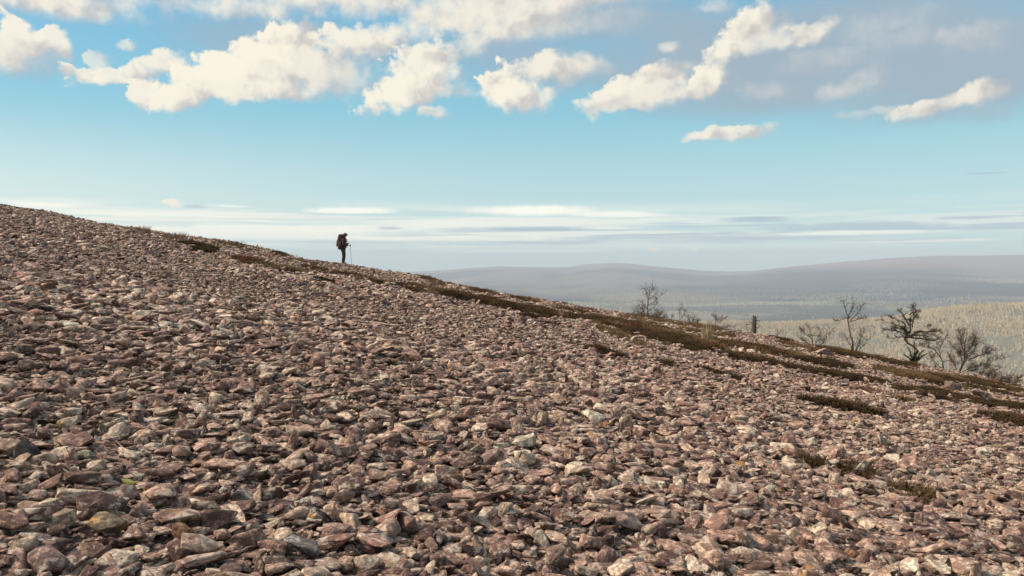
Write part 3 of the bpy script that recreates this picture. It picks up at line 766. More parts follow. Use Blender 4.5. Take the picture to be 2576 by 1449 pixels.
# heath: low mats of crowberry, dwarf birch and dry grass, as they lie in bands along the ridge
def build_heath():
    shapes = []
    for k in range(5):
        for q in range(3):
            tall = (0.17, 0.16, 0.19, 0.24, 0.19)[k]
            me = blade_mesh('heath', 34, 0.16, tall, 0.010 if k == 3 else 0.014, 0.8 if k == 3 else 0.6, M_HEATH[k], 40 + k * 7 + q, 0 if k == 3 else 5)
            shapes.append(bpy.data.objects.new('heath_shape', me))
    ys = np.arange(9.0, 66.0, 0.13)
    pts = []
    for yy in ys:
        xs = np.arange(-0.75 * yy, 0.78 * yy, 0.13)
        pts.append(np.stack([xs + RNG.uniform(-.08, .08, len(xs)), yy + RNG.uniform(-.08, .08, len(xs))], 1))
    p = np.concatenate(pts)
    p = p[p[:, 1] < ridge(p[:, 0]) + 2.5]
    z = near_z(p[:, 0], p[:, 1])
    cov, kind = mats_at(p[:, 0], p[:, 1], z)
    thin = np.isin(kind, (3, 4))
    keep = (cov > 0.0) & (RNG.random(len(p)) < np.where(thin, 0.30, 0.85))
    # stray tufts between the bands, only near the ridge on the right and centre
    px, py = project(p[:, 0], p[:, 1], z)
    near = (p[:, 1] > ridge(p[:, 0]) * np.interp(px, [300, 900, 2576], [0.92, 0.84, 0.74])) & (px > 330)
    stray = near & (fbm(p[:, 0] * 0.6 + 7, p[:, 1] * 0.6, 3) > 0.02) & (RNG.random(len(p)) < 0.16)
    kind = np.where(stray & ~keep, np.where(RNG.random(len(p)) < 0.5, 3, 0), kind)
    keep |= stray
    p, z, kind, cov = p[keep], z[keep], kind[keep], cov[keep]
    n = len(p)
    mix = RNG.random(n)
    pat = fbm(p[:, 0] * 0.7 + 3, p[:, 1] * 0.35, 3) + 0.25 * (mix - 0.5)
    kind = np.where(kind == 0, np.where(pat < -0.16, 1, np.where(pat > 0.30, 3, np.where((pat > 0.16) & (pat < 0.22), 2, 0))), kind)
    idx = kind * 3 + RNG.integers(0, 3, n)
    s = RNG.uniform(0.65, 1.3, n) * np.clip(0.45 + 0.8 * cov, 0.42, 1.1)
    rot = np.stack([RNG.normal(0, .12, n), RNG.normal(0, .12, n), RNG.uniform(0, 6.283, n)], 1)
    o = scatter('heath', shapes, np.stack([p[:, 0], p[:, 1], z + 0.02], 1), rot, np.stack([s * 1.1, s * 1.1, s * RNG.uniform(.55, 1.0, n)], 1), idx)
    tag(o, kind='stuff'); print('heath', n)
build_heath()

# ---------------------------------------------------------------- single tufts
def tuft(name, px, py, mat, n, spread, h, w, lean, seed, label, cat, leaves=0, group=None):
    q = slope_at(px, py)
    o = obj(name, blade_mesh(name, n, spread, h, w, lean, mat, seed, leaves), None, tuple(q))
    tag(o, label, cat, group)
    return o
tuft('heather_tuft', 2115, 1196, M_HEATH[1], 520, 0.46, 0.17, 0.010, 1.3, 71, 'wide dark brown heather tuft growing among bare stones at lower right', 'heather', 6)
tuft('heather_tuft', 2022, 1180, M_HEATH[1], 200, 0.22, 0.20, 0.010, 0.9, 72, 'small dark heather tuft just left of the wide one at lower right', 'heather', 6)
tuft('heather_tuft', 2285, 1254, M_HEATH[1], 380, 0.36, 0.16, 0.010, 1.3, 73, 'olive brown heather tuft below and right of the wide dark one', 'heather', 6)
tuft('heather_tuft', 1085, 1412, M_HEATH[1], 60, 0.07, 0.05, 0.006, 0.9, 74, 'tiny dark plant between stones near the bottom centre', 'heather', 5)
tuft('grass_tuft', 1779, 862, M_STRAW, 130, 0.22, 0.95, 0.018, 0.22, 81, 'tall pale straw coloured grass tuft standing on the dark heath', 'grass tuft')
tuft('grass_tuft', 362, 587, M_REDSTRAW, 170, 0.40, 0.50, 0.020, 0.7, 82, 'reddish dry grass tuft on the skyline, higher of the two on the left ridge', 'grass tuft')
tuft('grass_tuft', 447, 604, M_REDSTRAW, 220, 0.55, 0.50, 0.020, 0.7, 83, 'wide reddish grass tuft on the skyline just above the dark hump', 'grass tuft')
tuft('grass_tuft', 610, 614, M_STRAW, 26, 0.28, 0.42, 0.010, 0.7, 84, 'thin wispy grass on the rocky hump left of the hiker', 'grass tuft')
tuft('grass_tuft', 652, 626, M_STRAW, 30, 0.22, 0.42, 0.010, 0.7, 85, 'few fine grass stalks on the falling end of the rocky hump', 'grass tuft')
tuft('grass_tuft', 735, 652, M_STRAW, 60, 0.35, 0.44, 0.010, 0.8, 86, 'loose row of fine grass stalks on the skyline nearest the hiker', 'grass tuft')
tuft('grass_tuft', 1005, 690, M_TWIG, 14, 0.12, 0.45, 0.012, 0.35, 87, 'small dark twiggy sprig on the skyline right of the hiker', 'grass tuft')
tuft('grass_tuft', 1205, 735, M_STRAW, 36, 0.35, 0.28, 0.010, 0.8, 88, 'low pale grass tuft on the skyline between hiker and first birch', 'grass tuft')
tuft('grass_tuft', 1412, 800, M_STRAW, 40, 0.12, 0.50, 0.010, 0.25, 89, 'thin upright straw tuft on the slope below the ridge middle', 'grass tuft')

# ---------------------------------------------------------------- trees and shrubs
class Tubes:
    def __init__(self): self.V, self.F = [], []
    def tube(self, pts, rads, sides=5):
        pts = [Vector(p) for p in pts]; base = len(self.V)
        for i, p in enumerate(pts):
            d = (pts[min(i + 1, len(pts) - 1)] - pts[max(i - 1, 0)]).normalized()
            u = d.cross(Vector((0.3, 1, 0.2))).normalized(); w = d.cross(u)
            for k in range(sides):
                a = 6.2832 * k / sides
                self.V.append(p + (u * math.cos(a) + w * math.sin(a)) * rads[i])
        for i in range(len(pts) - 1):
            for k in range(sides):
                a, b = base + i * sides + k, base + i * sides + (k + 1) % sides
                self.F.append((a, b, b + sides, a + sides))
        self.F.append(tuple(base + (len(pts) - 1) * sides + k for k in range(sides)))
    def quad(self, c, u, v):
        k = len(self.V); self.V += [c - u, c + v * 0.6, c + u, c - v * 0.6]; self.F.append((k, k + 1, k + 2, k + 3))
    def build(self, name, mat, parent):
        return obj(name, mesh_from(name, self.V, self.F, mat, True), parent)

def wander(rs, p, d, length, n, bend, up=0.0):
    pts = [Vector(p)]; d = Vector(d).normalized()
    for _ in range(n):
        d = (d + Vector((rs.gauss(0, bend), rs.gauss(0, bend), rs.gauss(0, bend) + up))).normalized()
        pts.append(pts[-1] + d * (length / n))
    return pts

def twigs(T, rs, line, r0, count, length, levels, spread=0.9, up=0.08, start=0.25, leaf=None):
    for _ in range(int(count * 1.4)):
        t = rs.uniform(start, 1.0) * (len(line) - 1); i = min(int(t), len(line) - 2); f = t - i
        p = line[i].lerp(line[i + 1], f); d = (line[i + 1] - line[i]).normalized()
        dd = d + Vector((rs.gauss(0, spread), rs.gauss(0, spread), rs.gauss(0, spread * 0.6)))
        L = length * rs.uniform(0.5, 1.2)
        sub = wander(rs, p, dd, L, 4, 0.28, up)
        T.tube(sub, [r0 * (1 - 0.75 * k / 4) for k in range(5)], 3)
        if levels > 1: twigs(T, rs, sub, r0 * 0.62, max(2, count // 2), length * 0.55, levels - 1, spread, up, 0.2, leaf)
        elif leaf: 
            for q in range(leaf[1]):
                c = sub[rs.randint(2, 4)]; u = Vector((rs.gauss(0, 1), rs.gauss(0, 1), rs.gauss(0, 1))).normalized() * leaf[2]
                v = u.cross(Vector((rs.gauss(0, 1), rs.gauss(0, 1), rs.gauss(0, 1)))).normalized() * leaf[2]
                leaf[0].quad(c + u * 0.6, u, v)

def plant(name, base, stems, label, cat, seed, r=0.03, twig=(9, 0.5, 2), mat=None, depth_jit=0.12, group=None, up=0.08, spread=0.9, back=0.5, trunks=1, leaf=None, tw_r=0.0095):
    """stems: lines of pixel offsets from the base pixel; the first `trunks` become the trunk part, the rest branch parts"""
    rs = random.Random(seed)
    q = slope_at(*base); q[1] += back; q[2] = float(near_z(q[0], q[1]))
    root = bpy.data.objects.new(name, None); C.objects.link(root); root.location = tuple(q)
    tag(root, label, cat, group)
    k = q[1] / F_PX
    T = Tubes()
    NL = Tubes() if leaf else None
    for si, line in enumerate(stems):
        rr = r * (1.0 if si < trunks else 0.55)
        pts = [Vector((x * k * 0.9, rs.gauss(0, depth_jit) if j else (0 if si < trunks else rs.gauss(0, depth_jit * .6)), -y * k * 0.9 - (0.05 if y > -2 and j == 0 else 0))) for j, (x, y) in enumerate(line)]
        fine = []
        for a, b in zip(pts[:-1], pts[1:]):
            L = (b - a).length
            for s_ in range(3):
                fine.append(a.lerp(b, s_ / 3) + Vector((rs.gauss(0, .035), rs.gauss(0, .035), rs.gauss(0, .02))) * L * (1 if s_ else 0))
        fine.append(pts[-1]); n = len(fine)
        S = Tubes(); S.tube(fine, [max(tw_r, rr * (1 - 0.8 * i / (n - 1))) for i in range(n)], 6)
        S.build('trunk' if si < trunks else 'branch', mat or M_BARK, root)
        if twig[0]: twigs(T, rs, fine, tw_r, twig[0], twig[1], twig[2], spread, up, 0.3 if si < trunks else 0.15, (NL, leaf[1], leaf[2]) if leaf else None)
    if T.V: T.build('twigs', leaf[3] if leaf and len(leaf) > 3 else (mat or M_TWIG), root)['kind'] = 'stuff'
    if NL and NL.V: NL.build('needles', leaf[0], root)['kind'] = 'stuff'
    return root

plant('bare_birch', (1633, 808), [[(0, 0), (0, -34), (3, -60), (5, -88)], [(0, -42), (14, -50), (26, -60), (40, -72), (48, -80)], [(3, -58), (14, -66), (26, -78)], [(2, -62), (-4, -78), (-12, -92)], [(0, -24), (12, -36), (30, -52)], [(4, -72), (10, -82), (14, -92)], [(0, -30), (-10, -44), (-16, -52)]],
      'tall thin bare birch standing alone over brushwood on the middle ridge', 'bare tree', 201, 0.035, (7, 0.42, 2))
plant('bare_shrub', (1632, 806), [[(0, 0), (-18, -10), (-44, -16)], [(0, 0), (-14, -16), (-30, -22)], [(2, 0), (16, -14), (30, -20)], [(0, 0), (22, -8), (48, -8)], [(0, 0), (-6, -16), (-12, -28)]],
      'low tangle of grey brushwood around the foot of the tall thin birch', 'shrub', 202, 0.022, (16, 0.40, 2), M_TWIG, 0.3)
plant('bare_sapling', (1690, 816), [[(0, 0), (-3, -14), (-9, -28)], [(0, -6), (5, -16), (8, -24)]], 'short forked bare sapling right of the brushwood', 'sapling', 203, 0.014, (7, 0.25, 2), M_TWIG)
plant('bare_sapling', (1716, 820), [[(0, 0), (-2, -18), (0, -38), (1, -52)], [(0, -14), (8, -26), (12, -36)]], 'slender straight bare sapling, tallest of the row right of the brushwood', 'sapling', 204, 0.016, (8, 0.28, 2), M_TWIG)
plant('bare_shrub', (1745, 826), [[(0, 0), (-6, -16), (-10, -30)], [(2, 0), (6, -18), (5, -34)], [(4, 0), (14, -10), (18, -18)]], 'bare twin stemmed bush in the middle of the sapling row', 'shrub', 205, 0.018, (10, 0.30, 2), M_TWIG)
plant('bare_shrub', (1806, 832), [[(0, 0), (1, -22), (-2, -40)], [(1, -12), (12, -24), (26, -30)], [(2, 0), (20, -8), (36, -14)], [(0, 0), (-12, -8), (-22, -14)]], 'bare bush with one crooked upright stem beside the fallen branch', 'shrub', 206, 0.020, (12, 0.34, 2), M_TWIG)
plant('fallen_branch', (1850, 838), [[(0, 0), (-16, -8), (-30, -12)], [(-6, -3), (10, -6), (26, -2)], [(-10, -5), (0, -14), (8, -20)]], 'grey dead branch lying on the ridge left of the tree stump', 'branch', 207, 0.024, (8, 0.30, 1), M_DEADWOOD, 0.15)
plant('bare_sapling', (1960, 854), [[(0, 0), (1, -12), (4, -20)], [(1, -10), (9, -18), (14, -24)]], 'tiny forked sapling right of the tree stump', 'sapling', 208, 0.012, (7, 0.22, 2), M_TWIG)
plant('bare_shrub', (1890, 838), [[(0, 0), (-6, -10), (-8, -22)], [(14, 0), (22, -12), (26, -22)]], 'wispy thin twigs growing beside the tree stump', 'shrub', 209, 0.010, (7, 0.25, 2), M_TWIG)
plant('bare_shrub', (2056, 878), [[(0, 0), (-10, -26), (-26, -44), (-38, -56)], [(2, 0), (0, -26), (-8, -44), (-16, -60)], [(4, 0), (8, -24), (14, -40), (16, -56)], [(6, 0), (26, -14), (40, -32), (46, -44)], [(-4, 0), (-22, -18), (-40, -26)], [(6, 0), (20, -18), (28, -24)]],
      'many stemmed bare bush spreading like a fan on the ridge, right of the stump', 'shrub', 210, 0.030, (12, 0.38, 2))
plant('bare_birch', (2158, 890), [[(0, 0), (-8, -30), (-14, -58), (-14, -88), (-17, -102), (-30, -128), (-34, -148)], [(-14, -84), (6, -108), (14, -120), (28, -142)], [(-12, -88), (12, -96), (38, -98)], [(-10, -100), (-34, -92), (-50, -88)], [(-17, -104), (-8, -128), (-4, -142)], [(0, 0), (14, -32), (26, -54), (14, -70)], [(2, 0), (12, -22), (16, -50)], [(-2, 0), (-20, -30), (-30, -50)], [(4, 0), (26, -20), (42, -42)]],
      'crooked bare birch with bent side stems, left of the twisted pine', 'bare tree', 211, 0.055, (10, 0.38, 2))
plant('twisted_pine', (2300, 912), [[(0, 0), (-3, -40), (2, -66), (0, -94), (-4, -124), (8, -154)], [(0, -70), (-30, -78), (-58, -72)], [(0, -76), (-40, -92), (-78, -94)], [(0, -84), (-44, -104), (-72, -122)], [(0, -92), (-30, -118), (-62, -140)], [(-3, -108), (-18, -132), (-38, -152)], [(2, -72), (34, -70), (66, -64), (80, -66)], [(2, -80), (40, -88), (84, -90)], [(2, -90), (34, -96), (66, -108)], [(-2, -104), (16, -124), (26, -138)], [(4, -136), (14, -150), (12, -160)], [(0, -78), (26, -80), (50, -76)], [(0, -88), (-20, -98), (-50, -106)]],
      'twisted dwarf pine with flat ragged crown on one dark trunk', 'pine tree', 212, 0.085, (12, 0.28, 3), M_PINEBARK, 0.45, up=0.02, spread=0.75, tw_r=0.012)
plant('bare_shrub', (2390, 932), [[(0, 0), (-14, -40), (-34, -62), (-60, -76)], [(-14, -36), (-10, -62), (-22, -92), (-36, -104)], [(-30, -60), (-56, -66), (-76, -74)], [(-20, -50), (-4, -84), (4, -98)], [(0, 0), (-30, -24), (-42, -44)]],
      'bare leaning bush between the twisted pine and the big spreading bush', 'shrub', 213, 0.040, (10, 0.40, 3))
plant('bare_shrub', (2424, 940), [[(0, 0), (14, -40), (16, -80), (20, -112)], [(2, 0), (22, -30), (46, -66), (58, -90)], [(4, 0), (40, -20), (84, -30), (110, -42)], [(2, 0), (36, -8), (74, -14), (96, -26)], [(12, -34), (-8, -60), (-18, -74)], [(14, -50), (38, -84), (44, -108)], [(16, -60), (4, -90), (8, -108)], [(30, -40), (66, -54), (92, -66)], [(0, 0), (-16, -26), (-28, -50)]],
      'biggest bare bush, wide dense crown of fine twigs, right of the pine', 'shrub', 214, 0.055, (15, 0.46, 3))
plant('bare_shrub', (2515, 952), [[(0, 0), (10, -24), (22, -36), (34, -36)], [(2, 0), (-6, -16), (-10, -24)], [(10, -20), (18, -14), (22, -8)]], 'small hooked twig shrub right of the biggest bush', 'shrub', 215, 0.020, (7, 0.26, 2), M_TWIG)
plant('bare_shrub', (2500, 958), [[(0, 0), (-14, -12), (-26, -20)], [(0, 0), (8, -14), (18, -22)], [(0, 0), (2, -14), (-4, -26)]], 'low purple grey bush on the ridge, left of the pair at the right edge', 'shrub', 216, 0.016, (18, 0.34, 2), M_TWIG, 0.35)
plant('bare_shrub', (2552, 975), [[(0, 0), (-12, -12), (-22, -22)], [(0, 0), (10, -14), (20, -22)], [(0, 0), (0, -14), (2, -28)]], 'low purple grey bush right at the right edge of the ridge', 'shrub', 217, 0.016, (18, 0.36, 2), M_TWIG, 0.35)

def build_spruce():
    q = slope_at(2302, 918); q[1] += 0.1; q[2] = float(near_z(q[0], q[1])); k = q[1] / F_PX
    rs = random.Random(31)
    root = bpy.data.objects.new('young_conifer', None); C.objects.link(root); root.location = tuple(q)
    tag(root, 'small green young conifer growing at the foot of the twisted pine', 'conifer')
    S = Tubes(); tops = []
    for dx, h in ((0, 62), (-16, 44), (20, 36), (34, 28), (-26, 26)):
        pts = [Vector((dx * k * 0.5 * t, rs.gauss(0, .06), h * k * t)) + Vector((dx * k * 0.5 * t * t, 0, 0)) for t in (0, .25, .5, .75, 1)]
        S.tube(pts, [0.03, .025, .02, .014, .008], 5); tops.append(pts)
    S.build('trunk', M_PINEBARK, root)
    N = Tubes()
    for pts in tops:
        H = pts[-1].z
        for _ in range(130):
            t = rs.uniform(0.05, 1.0); i = min(3, int(t * 4)); p = pts[i].lerp(pts[i + 1], t * 4 - i)
            a = rs.uniform(0, 6.283); L = (0.10 + 0.26 * (1 - t)) * rs.uniform(.5, 1)
            d = Vector((math.cos(a), math.sin(a), rs.uniform(0.0, 0.7)))
            e = p + d * L
            w = Vector((-math.sin(a), math.cos(a), 0)) * 0.028
            kk = len(N.V); N.V += [p - w, p + w, e + w * 0.4, e - w * 0.4]; N.F.append((kk, kk + 1, kk + 2, kk + 3))
    N.build('needles', M_SPRUCE, root)['kind'] = 'stuff'
build_spruce()

def build_snag():
    q = slope_at(1898, 840); q[1] += 0.3; q[2] = float(near_z(q[0], q[1])); k = q[1] / F_PX
    root = bpy.data.objects.new('tree_stump', None); C.objects.link(root); root.location = tuple(q)
    tag(root, 'broken dead tree stump standing upright with short branch stubs', 'stump')
    bm = bmesh.new(); rs = random.Random(5); n = 10; rings = 9; H = 45 * k; prev = None
    for i in range(rings):
        t = i / (rings - 1); r = (7.2 - 3.0 * t) * k * (1.18 if i == 0 else 1); c = Vector((3.4 * k * t, 0, H * t - 0.06))
        ring = []
        for j in range(n):
            a = 6.283 * j / n
            rr = r * (1 + 0.13 * math.sin(3 * a + 5 * t) + rs.uniform(-.06, .06))
            zz = c.z + (rs.uniform(-0.02, 0.14) if i == rings - 1 else 0)
            ring.append(bm.verts.new((c.x + rr * math.cos(a), rr * math.sin(a), zz)))
        if prev:
            for j in range(n): bm.faces.new((prev[j], prev[(j + 1) % n], ring[(j + 1) % n], ring[j]))
        prev = ring
    top = bm.verts.new((3.4 * k, 0, H - 0.16))
    for j in range(n): bm.faces.new((prev[j], prev[(j + 1) % n], top))
    me = bpy.data.meshes.new('trunk'); bm.to_mesh(me); bm.free(); me.materials.append(M_DEADWOOD)
    obj('trunk', me, root)
    for (z, dx, dz, r) in ((30, -13, 2, 1.8), (33, 14, 2, 1.7), (24, 12, 4, 1.5), (38, 10, 8, 1.6), (27, -19, -2, 1.3), (35, -8, 7, 1.4)):
        T = Tubes(); b = Vector((3.4 * k * z / 45, 0, z * k))
        T.tube([b, b + Vector((dx * k * .6, rs.uniform(-.04, .04), dz * k * .4)), b + Vector((dx * k, rs.uniform(-.1, .1), dz * k))], [r * k, r * k * .7, r * k * .35], 5)
        T.build('branch_stub', M_DEADWOOD, root)
build_snag()

# ---------------------------------------------------------------- far forest on the hill and in the valley
def build_forest():
    cols = [(0.50, 0.395, 0.25), (0.57, 0.455, 0.295), (0.63, 0.51, 0.345), (0.12, 0.115, 0.07)]  # autumn crown tones, lightened in the colour to stand for sunlight on the hill
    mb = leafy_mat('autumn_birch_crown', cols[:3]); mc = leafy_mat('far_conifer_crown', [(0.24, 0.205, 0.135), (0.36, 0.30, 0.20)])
    shapes = []
    for q in range(5):
        rs = random.Random(300 + q); bm = bmesh.new()
        con = q >= 3
        T = Tubes(); T.tube([(0, 0, -1), (0.1, 0, 4), (0.0, 0, 8)], [0.22, 0.15, 0.05], 4)
        for _ in range(26 if not con else 20):
            t = rs.random(); rad = (2.0 * math.sin(math.pi * min(1, 0.18 + 0.8 * t)) if not con else 1.7 * (1 - t) + 0.2) * rs.uniform(.4, 1)
            a = rs.uniform(0, 6.283); c = Vector((rad * math.cos(a), rad * math.sin(a), 1.6 + 8.0 * t if not con else 0.8 + 10.5 * t))
            u = Vector((rs.gauss(0, 1), rs.gauss(0, 1), rs.gauss(0, 1.4))).normalized() * rs.uniform(.6, 1.2)
            v = u.cross(Vector((rs.gauss(0, 1), rs.gauss(0, 1), rs.gauss(0, 1)))).normalized() * rs.uniform(.6, 1.2)
            T.quad(c, u, v)
        bm.free()
        shapes.append(bpy.data.objects.new('far_tree_shape', mesh_from('far_tree', T.V, T.F, mc if con else mb)))
    def block(n, x0, x1, y0, y1, dens, con_p, sc):
        x = RNG.uniform(x0, x1, n); y = RNG.uniform(y0, y1, n)
        u = x / y
        keep = (u > -0.1) & (u < 0.80) & (RNG.random(n) < dens(x, y))
        x, y = x[keep], y[keep]; z = ground_z(x, y); m = len(x)
        con = RNG.random(m) < con_p(x, y)
        idx = np.where(con, RNG.integers(3, 5, m), RNG.integers(0, 3, m))
        s = RNG.uniform(0.6, 1.25, m) * sc
        return np.stack([x, y, z - 0.3], 1), np.stack([np.zeros(m), np.zeros(m), RNG.uniform(0, 6.28, m)], 1), np.stack([s, s, s], 1), idx
    A = block(85000, 100, 1900, 650, 2100, lambda x, y: np.clip(0.75 + 1.2 * fbm(x / 130, y / 130, 3), 0.1, 1), lambda x, y: np.clip(0.08 + 0.6 * (fbm(x / 240 + 5, y / 240, 2) - 0.12), 0.03, 0.6), 0.85)
    B = block(46000, -300, 4200, 2100, 5600, lambda x, y: np.clip(0.45 + 2.4 * fbm(x / 420 + 9, y / 420, 3), 0.02, 1), lambda x, y: np.clip(0.70 + 1.6 * fbm(x / 700 + 3, y / 700, 2), 0.25, 1.0), 1.1)
    P, R_, S_, I_ = (np.concatenate([a, b]) for a, b in zip(A, B))
    o = scatter('far_forest', shapes, P, R_, S_, I_); tag(o, kind='stuff'); print('forest', len(P))
build_forest()

# ---------------------------------------------------------------- hiker on the skyline
M_SKIN = simple_mat('skin', (0.36, 0.21, 0.15), 0.6, 0.08, 30)
M_JACKET = simple_mat('dark_brown_jacket', (0.058, 0.034, 0.024), 0.8, 0.25, 14, 0.3)
M_TROUSER = simple_mat('dark_hiking_trousers', (0.056, 0.034, 0.026), 0.85, 0.25, 14, 0.3)
M_BOOT = simple_mat('dark_boot_leather', (0.028, 0.021, 0.020), 0.6, 0.2, 20)
M_GLOVE = simple_mat('grey_glove', (0.11, 0.10, 0.11), 0.8, 0.2, 30)
M_PACK = simple_mat('rusty_brown_pack_cloth', (0.090, 0.045, 0.034), 0.8, 0.25, 10, 0.3)
M_STRAP = simple_mat('black_strap', (0.022, 0.020, 0.020), 0.7, 0.2, 20)
M_POLE = simple_mat('grey_metal_pole', (0.38, 0.39, 0.42), 0.35, 0.05, 20)
M_HAIR = simple_mat('dark_hair', (0.04, 0.026, 0.018), 0.7, 0.2, 30)
M_EYE = simple_mat('eye', (0.03, 0.025, 0.02), 0.3, 0.1, 30)
M_LIP = simple_mat('lips', (0.30, 0.13, 0.11), 0.6, 0.1, 30)

def skin(name, chains, mat, parent, root=0, levels=2, smooth=True):
    """chains: lists of (x, y, z, r) or (x, y, z, rx, ry); a first entry that is an int starts at that vertex"""
    V, R, E = [], [], []
    for ch in chains:
        prev = None
        for p in ch:
            if isinstance(p, int): prev = p; continue
            V.append(p[:3]); R.append((p[3], p[4] if len(p) > 4 else p[3]))
            if prev is not None: E.append((prev, len(V) - 1))
            prev = len(V) - 1
    me = bpy.data.meshes.new(name); me.from_pydata(V, E, []); me.materials.append(mat); me.update()
    o = obj(name, me, parent)
    md = o.modifiers.new('skin', 'SKIN'); md.use_smooth_shade = smooth; md.branch_smoothing = 0.4
    sv = me.skin_vertices[0].data if me.skin_vertices else None
    if sv is None:
        me.attributes  # the layer is made by the modifier
    for i, r in enumerate(R):
        sv[i].radius = r; sv[i].use_root = (i == root)
    sb = o.modifiers.new('smooth', 'SUBSURF'); sb.levels = levels; sb.render_levels = levels
    return o

def ell(name, c, rad, mat, parent, rot=(0, 0, 0), seg=12, deform=None):
    bm = bmesh.new(); bmesh.ops.create_uvsphere(bm, u_segments=seg, v_segments=max(6, seg * 2 // 3), radius=1.0)
    for v in bm.verts:
        if deform: deform(v.co)
        v.co = Vector((v.co.x * rad[0], v.co.y * rad[1], v.co.z * rad[2]))
    me = bpy.data.meshes.new(name); bm.to_mesh(me); bm.free(); me.materials.append(mat)
    me.polygons.foreach_set('use_smooth', [True] * len(me.polygons))
    o = obj(name, me, parent, c); o.rotation_euler = rot
    return o

